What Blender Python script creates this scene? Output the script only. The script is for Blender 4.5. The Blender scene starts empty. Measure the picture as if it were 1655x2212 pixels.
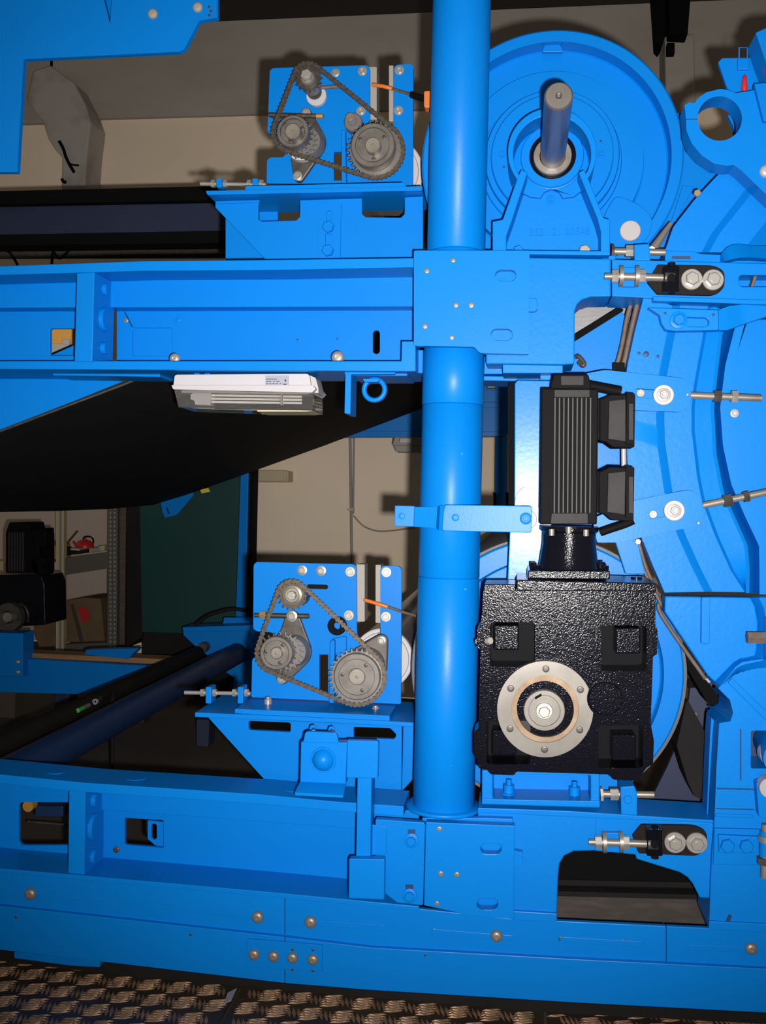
import bpy, bmesh, math, random
from mathutils import Vector, Matrix
from mathutils.geometry import tessellate_polygon
random.seed(7)
# ------------------------------------------------------------------ camera
F = 2200.0; CX, CY = 827.5, 1106.0
YAW, PITCH, ROLL = 0.1326, -0.012, 0.0218
CAM = Vector((0.0, -2.2, 1.14))
_cy, _sy, _cp, _sp, _cr, _sr = math.cos(YAW), math.sin(YAW), math.cos(PITCH), math.sin(PITCH), math.cos(ROLL), math.sin(ROLL)
FW = Vector((-_sy*_cp, _cy*_cp, _sp)); _rt = Vector((_cy, _sy, 0)); _up = _rt.cross(FW)
RT = _cr*_rt + _sr*_up; UP = -_sr*_rt + _cr*_up
scene = bpy.context.scene
COL = scene.collection
cd = bpy.data.cameras.new('camera'); cam = bpy.data.objects.new('camera', cd); COL.objects.link(cam)
cd.sensor_fit = 'VERTICAL'; cd.sensor_height = 36.0; cd.lens = 36.0*F/2212.0
cd.clip_start = 0.05; cd.clip_end = 60
cam.matrix_world = Matrix(((RT.x, UP.x, -FW.x, CAM.x), (RT.y, UP.y, -FW.y, CAM.y), (RT.z, UP.z, -FW.z, CAM.z), (0, 0, 0, 1)))
scene.camera = cam
# ------------------------------------------------------------------ light
w = bpy.data.worlds.new('hall_air'); scene.world = w; w.use_nodes = True
bg = w.node_tree.nodes['Background']; bg.inputs[0].default_value = (1.0, 0.88, 0.72, 1); bg.inputs[1].default_value = 0.20
fl = bpy.data.lights.new('camera_flash', 'SPOT'); flo = bpy.data.objects.new('camera_flash', fl); COL.objects.link(flo)
fl.energy = 405; fl.color = (1.0, 0.97, 0.95); fl.spot_size = math.radians(88); fl.spot_blend = 1.0; fl.shadow_soft_size = 0.014
flo.location = CAM + RT*0.05 - UP*0.045
flo.rotation_euler = (FW + RT*((940-CX)/F) - UP*((830-CY)/F)).to_track_quat('-Z', 'Y').to_euler()
vs = scene.view_settings; vs.view_transform = 'Standard'; vs.look = 'None'; vs.gamma = 1.0; vs.use_curve_mapping = False
vs.exposure = 0.0
# ------------------------------------------------------------------ helpers
def P(x, y, Y):
    d = FW + RT*((x-CX)/F) - UP*((y-CY)/F)
    return CAM + d*((Y-CAM.y)/d.y)
def S(x, y, Y):                      # metres per photo pixel at that point
    return (P(x, y, Y)-CAM).dot(FW)/F
WL = {}
def setloc(o, loc, parent):
    o.parent = parent
    o.location = Vector(loc) - (WL[parent.name] if parent else Vector((0, 0, 0)))
    WL[o.name] = Vector(loc)
def tag(o, label=None, cat=None, group=None, kind=None):
    if label: o['label'] = label
    if cat: o['category'] = cat
    if group: o['group'] = group
    if kind: o['kind'] = kind
    return o
def thing(name, label, cat, at, group=None):
    o = bpy.data.objects.new(name, None); COL.objects.link(o); o.empty_display_size = 0.03
    setloc(o, at, None); return tag(o, label, cat, group)
class MB:
    def __init__(s): s.v = []; s.f = []
    def add(s, vs, fs):
        b = len(s.v); s.v += [Vector(q) for q in vs]; s.f += [tuple(i+b for i in f) for f in fs]; return s
    def prism(s, loop, vec, holes=()):
        vec = Vector(vec); loops = [list(loop)]+[list(h) for h in holes]
        allv = [p for l in loops for p in l]; n = len(allv)
        if holes:
            tris = tessellate_polygon([[Vector(p) for p in l] for l in loops])
            fs = [tuple(t) for t in tris]
        else:
            fs = [tuple(range(n))]
        nrm = Vector((0, 0, 0)); l0 = loops[0]
        for i in range(len(l0)): nrm += Vector(l0[i]).cross(Vector(l0[(i+1) % len(l0)]))
        def fn(f):
            q = Vector((0, 0, 0))
            for i in range(len(f)): q += Vector(allv[f[i]]).cross(Vector(allv[f[(i+1) % len(f)]]))
            return q
        out = []
        for f in fs:
            if fn(f).dot(vec) > 0: f = f[::-1]
            out.append(f); out.append(tuple(i+n for i in f[::-1]))
        b = 0
        for k, l in enumerate(loops):
            m = len(l)
            q = Vector((0, 0, 0))
            for i in range(m): q += Vector(l[i]).cross(Vector(l[(i+1) % m]))
            flip = (q.dot(vec) > 0) != (k > 0)
            for i in range(m):
                j = (i+1) % m
                f = (b+i, b+i+n, b+j+n, b+j) if not flip else (b+i, b+j, b+j+n, b+i+n)
                out.append(f)
            b += m
        s.add(allv+[Vector(p)+vec for p in allv], out); return s
    def lathe(s, c, ax, prof, n=32, ph=0.0, squash=None):
        c = Vector(c); ax = Vector(ax).normalized()
        a = Vector((0, 0, 1)) if abs(ax.z) < 0.9 else Vector((1, 0, 0))
        u = ax.cross(a).normalized(); v = ax.cross(u)
        vs = []; fs = []
        for r, t in prof:
            for i in range(n):
                th = 2*math.pi*i/n+ph
                vs.append(c+ax*t+(u*math.cos(th)+v*math.sin(th))*r)
        for k in range(len(prof)-1):
            for i in range(n):
                j = (i+1) % n
                fs.append((k*n+i, k*n+j, (k+1)*n+j, (k+1)*n+i))
        loop_ = tuple(prof[0]) == tuple(prof[-1])
        if prof[0][0] > 1e-6 and not loop_: fs.append(tuple(range(n))[::-1])
        if prof[-1][0] > 1e-6 and not loop_: fs.append(tuple((len(prof)-1)*n+i for i in range(n)))
        s.add(vs, fs); return s
    def cyl(s, p0, p1, r, n=20, r1=None):
        p0 = Vector(p0); p1 = Vector(p1); L = (p1-p0).length
        return s.lathe(p0, p1-p0, [(r, 0), (r if r1 is None else r1, L)], n)
    def tube(s, pts, r, n=10):
        pts = [Vector(p) for p in pts]; vs = []; fs = []; m = len(pts); u = None
        for i, p in enumerate(pts):
            d = (pts[min(i+1, m-1)]-pts[max(i-1, 0)]).normalized()
            if u is None:
                u = d.orthogonal().normalized()
            else:
                u = (u-d*u.dot(d)).normalized()
            v = d.cross(u)
            for k in range(n):
                th = 2*math.pi*k/n; vs.append(p+(u*math.cos(th)+v*math.sin(th))*r)
        for i in range(m-1):
            for k in range(n):
                j = (k+1) % n; fs.append((i*n+k, i*n+j, (i+1)*n+j, (i+1)*n+k))
        fs.append(tuple(range(n))[::-1]); fs.append(tuple((m-1)*n+k for k in range(n)))
        s.add(vs, fs); return s
    def box(s, a, b):
        x0, y0, z0 = a; x1, y1, z1 = b
        return s.prism([(x0, y0, z0), (x1, y0, z0), (x1, y0, z1), (x0, y0, z1)], (0, y1-y0, 0))
def mesh_of(name, mb, org, smooth=None):
    me = bpy.data.meshes.new(name)
    me.from_pydata([tuple(q-org) for q in mb.v], [], mb.f); me.update()
    bm = bmesh.new(); bm.from_mesh(me); bmesh.ops.remove_doubles(bm, verts=bm.verts, dist=1e-6)
    bmesh.ops.recalc_face_normals(bm, faces=bm.faces); bm.to_mesh(me); bm.free()
    if smooth is not None:
        me.polygons.foreach_set('use_smooth', [True]*len(me.polygons)); me.set_sharp_from_angle(angle=math.radians(smooth))
    return me
def ob(name, mb, mat, parent=None, bev=0.0, smooth=None, label=None, cat=None, group=None, kind=None, seg=2):
    lo = Vector((min(q.x for q in mb.v), min(q.y for q in mb.v), min(q.z for q in mb.v)))
    hi = Vector((max(q.x for q in mb.v), max(q.y for q in mb.v), max(q.z for q in mb.v)))
    org = Vector(((lo.x+hi.x)/2, (lo.y+hi.y)/2, lo.z))
    me = mesh_of(name, mb, org, smooth)
    me.materials.append(MAT[mat])
    o = bpy.data.objects.new(name, me); COL.objects.link(o); setloc(o, org, parent)
    if bev:
        m = o.modifiers.new('edge', 'BEVEL'); m.width = bev; m.segments = seg; m.limit_method = 'ANGLE'; m.angle_limit = math.radians(35)
        m.harden_normals = False
    return tag(o, label, cat, group, kind)
# pixel-plane shapes ------------------------------------------------------
def circ(x, y, r, n=28, a0=0.0, a1=None):
    if a1 is None: return [(x+r*math.cos(2*math.pi*i/n), y+r*math.sin(2*math.pi*i/n)) for i in range(n)]
    return [(x+r*math.cos(a0+(a1-a0)*i/n), y+r*math.sin(a0+(a1-a0)*i/n)) for i in range(n+1)]
def rect(x0, y0, x1, y1): return [(x0, y0), (x1, y0), (x1, y1), (x0, y1)]
def rc(pts, r, n=4):                 # round the corners of a polygon; a point may carry its own radius
    out = []; m = len(pts)
    for i in range(m):
        p = Vector(pts[i][:2]); a = Vector(pts[i-1][:2]); b = Vector(pts[(i+1) % m][:2])
        rr = pts[i][2] if len(pts[i]) > 2 else r
        rr = min(rr, (a-p).length*0.48, (b-p).length*0.48)
        if rr < 0.3: out.append(tuple(p)); continue
        s = p+(a-p).normalized()*rr; e = p+(b-p).normalized()*rr
        for k in range(n+1):
            t = k/n; q = s*(1-t)**2+p*(2*t*(1-t))+e*t*t; out.append((q.x, q.y))
    return out
def slot(x0, y0, x1, y1, w, n=8):
    a = math.atan2(y1-y0, x1-x0); r = w/2
    return circ(x1, y1, r, n, a-math.pi/2, a+math.pi/2)+circ(x0, y0, r, n, a+math.pi/2, a+1.5*math.pi)
def pl(pts, Y): return [P(p[0], p[1], Y) for p in pts]
def plate(name, pts, Y, t, mat, parent=None, holes=(), bev=0.0015, **k):
    mb = MB().prism(pl(pts, Y), (0, t, 0), [pl(h, Y) for h in holes])
    return ob(name, mb, mat, parent, bev, **k)
def turned(name, x, y, Y, prof, mat, parent=None, n=48, smooth=30, **k):
    s = S(x, y, Y)
    return ob(name, MB().lathe(P(x, y, Y), (0, 1, 0), [(r*s, t) for r, t in prof], n), mat, parent, smooth=smooth, **k)
def disc(name, x, y, Y, r, t, mat, parent=None, n=40, ch=0.0012, **k):
    s = S(x, y, Y); c = ch/s
    return turned(name, x, y, Y, [(0, 0), (r-c, 0), (r, ch), (r, t), (0, t)], mat, parent, n, **k)
def rod(name, a, b, r, mat, parent=None, n=18, **k):   # a, b = (x, y, Y), r in px at a
    return ob(name, MB().cyl(P(*a), P(*b), r*S(*a), n), mat, parent, smooth=40, **k)
def cable(name, pts, r, mat, parent=None, sub=6, n=8, **k):
    q = [P(*p) for p in pts]; out = []
    for i in range(len(q)-1):
        p0 = q[max(i-1, 0)]; p1 = q[i]; p2 = q[i+1]; p3 = q[min(i+2, len(q)-1)]
        for j in range(sub):
            t = j/sub
            out.append(0.5*((2*p1)+(p2-p0)*t+(2*p0-5*p1+4*p2-p3)*t*t+(-p0+3*p1-3*p2+p3)*t**3))
    out.append(q[-1])
    return ob(name, MB().tube(out, r*S(*pts[0]), n), mat, parent, smooth=60, **k)
def resample(l, n):
    l = [Vector(p) for p in l]; d = [0]
    for i in range(1, len(l)): d.append(d[-1]+(l[i]-l[i-1]).length)
    out = []; j = 0
    for i in range(n):
        t = d[-1]*i/(n-1)
        while j < len(l)-2 and d[j+1] < t: j += 1
        u = (t-d[j])/max(1e-9, d[j+1]-d[j]); out.append(l[j].lerp(l[j+1], min(1, max(0, u))))
    return out
def loft(name, lines, mat, parent=None, n=28, t=0.03, smooth=35, **k):
    g = [resample([P(*p) for p in l], n) for l in lines]; m = len(g)
    vs = [p for l in g for p in l]; N = len(vs); vs += [p+Vector((0, t, 0)) for p in vs]; fs = []
    for a in range(m-1):
        for b in range(n-1):
            f = (a*n+b, a*n+b+1, (a+1)*n+b+1, (a+1)*n+b); fs.append(f); fs.append(tuple(i+N for i in f[::-1]))
    rim = [b for b in range(n)]+[a*n+n-1 for a in range(1, m)]+[(m-1)*n+b for b in range(n-2, -1, -1)]+[a*n for a in range(m-2, 0, -1)]
    for i in range(len(rim)):
        p, q = rim[i], rim[(i+1) % len(rim)]; fs.append((p, q, q+N, p+N))
    return ob(name, MB().add(vs, fs), mat, parent, smooth=smooth, **k)
# fasteners: one shared mesh per kind and material, radius 1 ---------------
FM = {}
def fastener_mesh(kind, mat):
    if (kind, mat) in FM: return FM[kind, mat]
    mb = MB(); ax = (0, -1, 0); O = (0, 0, 0)
    if kind in ('hexw', 'nutw'):
        mb.lathe(O, ax, [(0, -.1), (1, -.1), (1, .13), (.93, .17), (0, .17)], 28)
        mb.lathe(O, ax, [(0, .1), (.66, .1), (.66, .52), (.56, .62), (0, .62)], 6, .3)
        if kind == 'nutw': mb.lathe(O, ax, [(0, .1), (.33, .1), (.33, .85), (.28, .9), (0, .9)], 16)
    elif kind == 'hex':
        mb.lathe(O, ax, [(0, -.1), (1, -.1), (1, .55), (.86, .7), (0, .7)], 6, .25)
        mb.lathe(O, ax, [(0, .6), (.5, .6), (.5, .76), (0, .76)], 14)
    elif kind == 'dome':
        mb.lathe(O, ax, [(0, -.1), (1, -.1), (1, .1), (.93, .32), (.75, .5), (.5, .6), (.4, .62), (.4, .4), (0, .4)], 24)
    elif kind == 'sock':
        mb.lathe(O, ax, [(0, -.1), (1, -.1), (1, .12), (.95, .16), (.62, .16), (.62, .6), (.56, .66), (.3, .66), (.3, .35), (0, .35)], 26)
    else:
        mb.lathe(O, ax, [(0, -.3), (1, -.3), (1, .1), (.85, .2), (.45, .2), (.4, .05), (0, .05)], 20)
    me = mesh_of('fastener_'+kind, mb, Vector((0, 0, 0)), 35); me.materials.append(MAT[mat]); FM[kind, mat] = me
    return me
def bolt(parent, x, y, Y, r, kind='hexw', mat='zinc', name=None, rot=0.0):
    o = bpy.data.objects.new(name or ('screw' if kind in ('screw', 'dome') else 'bolt'), fastener_mesh(kind, mat))
    COL.objects.link(o); setloc(o, P(x, y, Y), parent); s = r*S(x, y, Y); o.scale = (s, s, s); o.rotation_euler = (0, rot, 0)
    return o
# ------------------------------------------------------------------ materials
MAT = {}
def mat(name, col, rough=0.5, metal=0.0, bump=None, vary=None, spec=0.5, coat=0.0, emit=None, trans=0.0, mix=None):
    m = bpy.data.materials.new(name); m.use_nodes = True; nt = m.node_tree; b = nt.nodes['Principled BSDF']
    b.inputs['Base Color'].default_value = (*col, 1); b.inputs['Roughness'].default_value = rough; b.inputs['Metallic'].default_value = metal
    b.inputs['Specular IOR Level'].default_value = spec; b.inputs['Coat Weight'].default_value = coat; b.inputs['Coat Roughness'].default_value = 0.12
    b.inputs['Transmission Weight'].default_value = trans
    tc = nt.nodes.new('ShaderNodeTexCoord')
    def noise(sc, det=3.0, stretch=None):
        n = nt.nodes.new('ShaderNodeTexNoise'); n.inputs['Scale'].default_value = sc; n.inputs['Detail'].default_value = det
        src = tc.outputs['Object']
        if stretch:
            mp = nt.nodes.new('ShaderNodeMapping'); mp.inputs['Scale'].default_value = stretch; nt.links.new(src, mp.inputs[0]); src = mp.outputs[0]
        nt.links.new(src, n.inputs['Vector']); return n
    if vary:                                   # (scale, colour b, low, high, stretch)
        n = noise(vary[0], 5.0, vary[4] if len(vary) > 4 else None); r = nt.nodes.new('ShaderNodeMapRange')
        r.inputs[1].default_value = vary[2]; r.inputs[2].default_value = vary[3]; nt.links.new(n.outputs['Fac'], r.inputs[0])
        mx = nt.nodes.new('ShaderNodeMix'); mx.data_type = 'RGBA'; mx.inputs[6].default_value = (*col, 1); mx.inputs[7].default_value = (*vary[1], 1)
        nt.links.new(r.outputs[0], mx.inputs[0]); nt.links.new(mx.outputs[2], b.inputs['Base Color'])
    if bump:                                   # (scale, strength, distance)
        n = noise(bump[0], 2.0, bump[3] if len(bump) > 3 else None); bp = nt.nodes.new('ShaderNodeBump'); bp.inputs['Strength'].default_value = bump[1]; bp.inputs['Distance'].default_value = bump[2]
        nt.links.new(n.outputs['Fac'], bp.inputs['Height']); nt.links.new(bp.outputs[0], b.inputs['Normal'])
    if emit: b.inputs['Emission Color'].default_value = (*emit[0], 1); b.inputs['Emission Strength'].default_value = emit[1]
    MAT[name] = m; return m
mat('blue', (0.0010, 0.172, 0.575), 0.36, bump=(140, 0.10, 0.0012), vary=(2.2, (0.0012, 0.182, 0.60), .4, .7), spec=0.15)
mat('bluecast', (0.0010, 0.172, 0.575), 0.40, bump=(85, 0.18, 0.002), vary=(3.0, (0.0012, 0.182, 0.60), .4, .7), spec=0.14)
mat('navy2', (0.006, 0.030, 0.105), 0.5)  # own colour of the roller; painted-in shade on seams and slots
mat('shaft', (0.15, 0.14, 0.155), 0.3, 0.6)
mat('steel_hub', (0.20, 0.18, 0.16), 0.4, 0.5, vary=(30, (0.14, 0.125, 0.11), .4, .7))
mat('cast_grey', (0.16, 0.15, 0.145), 0.5, 0.3)
mat('flange_steel', (0.175, 0.16, 0.14), 0.40, 0.4, vary=(14, (0.125, 0.112, 0.096), .4, .7))
mat('flange_rust', (0.24, 0.165, 0.10), 0.5, 0.3, vary=(30, (0.14, 0.08, 0.04), .4, .7))
mat('seal_dark', (0.030, 0.028, 0.027), 0.55, spec=0.2)
mat('black_face2', (0.014, 0.011, 0.010), 0.65, spec=0.08)
mat('blueglare', (0.0010, 0.172, 0.575), 0.27, bump=(110, 0.10, 0.0012), spec=0.20)
mat('navy', (0.010, 0.018, 0.055), 0.6, vary=(3, (0.014, 0.022, 0.06), .4, .7))
mat('black_gloss', (0.004, 0.004, 0.007), 0.15, bump=(330, 0.42, 0.0014), spec=0.13)
mat('black_pocket', (0.004, 0.004, 0.005), 0.6, spec=0.06)
mat('black_matt', (0.006, 0.0055, 0.006), 0.6, bump=(300, 0.08, 0.0006), spec=0.04)
mat('rib_highlight', (0.085, 0.082, 0.082), 0.5, spec=0.1)  # highlights on the motor ribs put into a lighter base colour
mat('black_face', (0.038, 0.036, 0.036), 0.55, bump=(300, 0.08, 0.0006), vary=(30, (0.028, 0.026, 0.026), .45, .7), spec=0.08)
mat('black_flat', (0.005, 0.005, 0.005), 0.8, spec=0.05)
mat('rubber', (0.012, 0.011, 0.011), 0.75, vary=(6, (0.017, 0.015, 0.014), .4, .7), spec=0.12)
mat('steel', (0.27, 0.24, 0.20), 0.42, 0.45, vary=(25, (0.19, 0.165, 0.135), .45, .75))
mat('steel_dark', (0.10, 0.088, 0.078), 0.45, 0.5, vary=(40, (0.06, 0.05, 0.042), .4, .7))
mat('chain_steel', (0.085, 0.068, 0.052), 0.42, 0.6, vary=(60, (0.15, 0.125, 0.10), .5, .8))
mat('zinc', (0.42, 0.40, 0.36), 0.33, 0.5, vary=(60, (0.33, 0.31, 0.28), .45, .75))
mat('zinc_white', (0.40, 0.38, 0.37), 0.5, 0.2, spec=0.3)
mat('brushed', (0.21, 0.205, 0.21), 0.45, 0.3, bump=(60, 0.2, 0.001, (1, 1, 30)), vary=(30, (0.165, 0.16, 0.165), .4, .7, (1, 1, 25)), spec=0.3)
mat('chrome', (0.45, 0.44, 0.46), 0.26, 0.7)
mat('gold_zinc', (0.40, 0.30, 0.16), 0.35, 0.5)
mat('plastic_white', (0.46, 0.44, 0.455), 0.55, spec=0.3)
mat('plastic_grey', (0.30, 0.275, 0.24), 0.6)
mat('label_grey', (0.30, 0.30, 0.36), 0.5)
mat('print_ink', (0.03, 0.03, 0.05), 0.6)
mat('orange', (0.62, 0.16, 0.025), 0.5)
mat('brown_seal', (0.135, 0.10, 0.08), 0.6, vary=(40, (0.09, 0.065, 0.05), .4, .7))
mat('red', (0.55, 0.02, 0.02), 0.35)
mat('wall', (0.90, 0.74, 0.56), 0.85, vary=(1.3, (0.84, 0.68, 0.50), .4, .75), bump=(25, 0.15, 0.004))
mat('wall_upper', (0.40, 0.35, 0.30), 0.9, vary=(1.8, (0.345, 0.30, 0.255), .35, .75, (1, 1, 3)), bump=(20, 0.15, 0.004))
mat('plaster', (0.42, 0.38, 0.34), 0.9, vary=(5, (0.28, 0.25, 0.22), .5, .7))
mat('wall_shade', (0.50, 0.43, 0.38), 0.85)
mat('roof_dark', (0.012, 0.009, 0.008), 0.9)
mat('concrete', (0.055, 0.042, 0.033), 0.85, vary=(2.0, (0.085, 0.065, 0.05), .4, .75))
mat('teal', (0.004, 0.042, 0.038), 0.45, vary=(1.5, (0.006, 0.05, 0.044), .4, .7), spec=0.3)
mat('shelf_grey', (0.10, 0.095, 0.085), 0.6)
mat('shelf_cream', (0.52, 0.44, 0.27), 0.6)
mat('cardboard', (0.17, 0.115, 0.06), 0.85, vary=(8, (0.14, 0.09, 0.05), .4, .7))
mat('wood', (0.30, 0.17, 0.075), 0.7, vary=(10, (0.22, 0.12, 0.05), .4, .7, (1, 1, 12)))
mat('board_brown', (0.045, 0.036, 0.032), 0.75, vary=(14, (0.075, 0.058, 0.05), .45, .75, (1, 1, 5)))
mat('ochre', (0.50, 0.24, 0.04), 0.6)
mat('tread', (0.060, 0.042, 0.030), 0.42, 0.35, vary=(7, (0.035, 0.026, 0.020), .4, .75))
mat('tread_bar', (0.44, 0.265, 0.155), 0.38, 0.4, vary=(30, (0.14, 0.10, 0.07), .4, .75))
mat('green', (0.05, 0.35, 0.08), 0.5)
mat('yellow', (0.75, 0.55, 0.05), 0.5)
mat('tube_white', (0.82, 0.80, 0.76), 0.4)
mat('lens', (0.95, 0.93, 0.9), 0.05, trans=0.96)
BLUE = 'blue'; CAST = 'bluecast'
# ================================================================== the setting
WY = 3.65
def zat(y, Y, x=827): return P(x, y, Y).z
def struct(name, mb, m, parent=None, **k): return ob(name, mb, m, parent, kind='structure', **k)
struct('floor', MB().box((-7, -3.5, -0.12), (5, WY, -0.006)), 'concrete')
wtop = P(700, 42, WY).z; wmid = P(500, 252, WY).z
ax0, ax1, az = P(-170, 1200, WY).x, P(292, 1200, WY).x, P(100, 985, WY).z; AY = 5.2
struct('wall_back', MB().prism([(-7, WY, 0), (ax0, WY, 0), (ax0, WY, az), (ax1, WY, az), (ax1, WY, 0), (5, WY, 0), (5, WY, wtop), (-7, WY, wtop)], (0, .12, 0)), 'wall')
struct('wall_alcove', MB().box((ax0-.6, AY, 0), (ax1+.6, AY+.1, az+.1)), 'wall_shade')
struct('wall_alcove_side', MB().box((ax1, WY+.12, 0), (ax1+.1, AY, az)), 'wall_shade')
struct('floor_alcove', MB().box((ax0-.6, WY, -.12), (ax1+.6, AY, -.006)), 'concrete')
lint = struct('trim_1', MB().box((P(112, 200, WY).x, WY-0.03, wmid), (5, WY, wtop)), 'wall_upper')
lint2 = struct('trim_2', MB().box((-7, WY-0.03, P(90, 270, WY).z), (P(118, 200, WY).x, WY, wtop)), 'wall_upper')
struct('ceiling', MB().box((-7, -3.5, wtop+0.25), (5, WY+2.5, wtop+0.35)), 'roof_dark')
struct('wall_loft', MB().box((-7, WY+2.3, wtop-0.5), (5, WY+2.4, wtop+0.3)), 'roof_dark')
# leaning plastered pier with a torn edge and its cable
pier = thing('wall_pier', 'leaning plastered pier on the back wall left of the upper chain drive', 'pier', P(155, 410, WY-0.3))
plate('pier_body', [(72, 152), (108, 140), (160, 178), (184, 225), (196, 262), (188, 330), (182, 420), (132, 420), (134, 340), (118, 322), (104, 300), (92, 262), (56, 215)], WY-0.22, 0.22, 'plaster', pier, bev=0.01)
cable('pier_cable', [(128, 305, WY-.24), (137, 322, WY-.24), (142, 338, WY-.24), (150, 355, WY-.24), (160, 372, WY-.24)], 3.5, 'black_flat', pier)
cable('pier_cable', [(142, 338, WY-.24), (152, 354, WY-.24), (170, 357, WY-.24)], 2.0, 'black_flat', pier)
cable('pier_cable', [(134, 387, WY-.24), (137, 392, WY-.24), (142, 394, WY-.24)], 3.5, 'black_flat', pier)
# column with dark steel brackets at top right
colm = thing('wall_column', 'pale wall column with dark steel brackets behind the top right', 'column', P(1470, 250, WY-0.3))
plate('column_body', [(1436, 78), (1500, 72), (1506, 420), (1442, 420)], WY-0.25, 0.25, 'wall_upper', colm, bev=0.01)
plate('steel_bracket', [(1444, -30), (1494, -30), (1486, 74), (1446, 72)], WY-0.35, 0.2, 'black_flat', colm, bev=0.004)
plate('steel_bracket', [(1412, -30), (1440, -30), (1434, 88), (1428, 98), (1420, 90)], WY-0.35, 0.15, 'black_flat', colm, bev=0.004)
plate('column_socket', rc(rect(1441, 92, 1458, 116), 2), WY-0.29, 0.05, 'black_flat', colm, bev=0.002)
# conduit, cable, junction box on the wall
cond = thing('wall_conduit', 'grey conduit running down the back wall with a loose cable', 'conduit', P(757, 1200, WY-.02))
rod('pipe', (756, 900, WY-.03), (760, 1215, WY-.03), 3.0, 'plastic_grey', cond)
rod('pipe', (765, 900, WY-.03), (763, 1110, WY-.03), 2.2, 'plastic_grey', cond)
plate('clip', rect(750, 1098, 764, 1103), WY-.05, .05, 'shelf_cream', cond, bev=0)
cable('loose_cable', [(764, 1114, WY-.04), (785, 1136, WY-.05), (815, 1147, WY-.05), (850, 1146, WY-.05), (905, 1138, WY-.05)], 1.6, 'plastic_grey', cond)
jb = thing('junction_box', 'small cream junction box on the back wall beside the blue post', 'junction box', P(588, 1041, WY-.1))
plate('box_body', rc(rect(553, 1017, 623, 1041), 2), WY-.13, .13, 'shelf_cream', jb, bev=.006)
plate('box_lid', rc(rect(556, 1016, 619, 1039), 2), WY-.145, .015, 'shelf_cream', jb, bev=.003)
# small beige cupboard bits seen behind the right of the post
struct('trim_3', MB().prism(pl(rect(1050, 930, 1069, 1185), 4.3), (0, .3, 0)), 'wall')
# ------------------------------------------------------------------ shelving bay far left
sh = thing('shelving_unit', 'tall grey and cream shelving unit against the back wall at left', 'shelving', P(200, 1400, 4.55))
plate('upright', [(121, 1060), (138, 1060), (137, 1420), (120, 1420)], 4.4, .05, 'shelf_cream', sh, bev=.003)
plate('upright_rib', [(127, 1060), (131, 1060), (130, 1420), (126, 1420)], 4.385, .015, 'plastic_grey', sh, bev=0)
up = plate('upright', [(233, 1060), (254, 1060), (252, 1420), (231, 1420)], 4.4, .05, 'shelf_grey', sh, bev=.003)
mbh = MB()
for i in range(33):
    for xx in (237, 246): mbh.prism(pl(rect(xx, 1096+i*9.6, xx+4, 1101+i*9.6), 4.399), (0, -.004, 0))
ob('perforation', mbh, 'plastic_grey', up, kind='stuff')
plate('upright', [(254, 1060), (275, 1060), (270, 1420), (252, 1420)], 4.5, .05, 'brown_seal', sh, bev=.003)
plate('shelf_board', [(-30, 1212), (122, 1215), (122, 1236), (-30, 1232)], 4.42, .5, 'shelf_cream', sh, bev=.003)
plate('shelf_board', [(136, 1206), (232, 1194), (232, 1228), (136, 1243)], 4.42, .5, 'shelf_grey', sh, bev=.003)
plate('shelf_board', [(136, 1392), (232, 1388), (232, 1405), (136, 1410)], 4.42, .5, 'shelf_grey', sh, bev=.003)
ket = thing('kettle', 'small red kettle with a dark looped handle on the shelf', 'kettle', P(184, 1187, 4.65))
turnk = MB().lathe(P(184, 1184, 4.65), (0, 0, 1), [(0, 0), (.060, 0), (.062, .012), (.056, .032), (.040, .050), (.018, .056), (.010, .060), (.010, .070), (0, .072)], 28)
ob('kettle_body', turnk, 'red', ket, smooth=40)
cable('kettle_handle', [(180, 1166, 4.65), (182, 1161, 4.65), (192, 1159, 4.65), (201, 1164, 4.65), (202, 1174, 4.65)], 1.6, 'black_matt', ket)
rod('kettle_spout', (168, 1182, 4.65), (159, 1170, 4.65), 3, 'red', ket)
plt = thing('tray_of_parts', 'dark tray with a white lid under the red kettle', 'tray', P(172, 1198, 4.6))
plate('tray_base', [(152, 1188), (190, 1188), (190, 1194), (152, 1199)], 4.5, .15, 'rubber', plt, bev=.004)
plate('tray_lid', [(152, 1184), (172, 1186), (172, 1190), (152, 1188)], 4.49, .12, 'plastic_white', plt, bev=.002)
spk = thing('small_parts_box', 'small beige box at the end of the shelf beside the kettle', 'box', P(210, 1194, 4.6))
plate('box_body', [(192, 1184), (214, 1183), (214, 1191), (192, 1194)], 4.5, .12, 'plastic_grey', spk, bev=.003)
plate('box_flap', [(212, 1180), (226, 1178), (226, 1189), (213, 1191)], 4.51, .10, 'shelf_cream', spk, bev=.003)
jar = thing('tool_pot', 'dark pot with a leaning tool on the shelf by the cream upright', 'pot', P(148, 1200, 4.55))
turned('pot_body', 147, 1190, 4.57, [(0, -.03), (9, -.03), (10, 0), (9, .03), (0, .03)], 'rubber', jar, 20)
rod('tool_handle', (142, 1178, 4.55), (168, 1147, 4.55), 1.8, 'board_brown', jar)
och = thing('ochre_carton', 'ochre carton on the shelf behind the far gear motor', 'carton', P(100, 1218, 4.6))
plate('carton_body', [(84, 1180), (119, 1176), (121, 1208), (95, 1208), (84, 1207)], 4.55, .25, 'ochre', och, bev=.004)
plate('carton_flap', [(86, 1172), (118, 1168), (119, 1178), (86, 1182)], 4.54, .03, 'cardboard', och, bev=.002)
bx = thing('cardboard_box', 'brown cardboard box with a red sticker on the lower shelf', 'box', P(180, 1398, 4.65))
plate('box_body', [(138, 1298), (180, 1291), (217, 1293), (222, 1340), (227, 1385), (138, 1388)], 4.5, .35, 'cardboard', bx, bev=.006)
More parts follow.
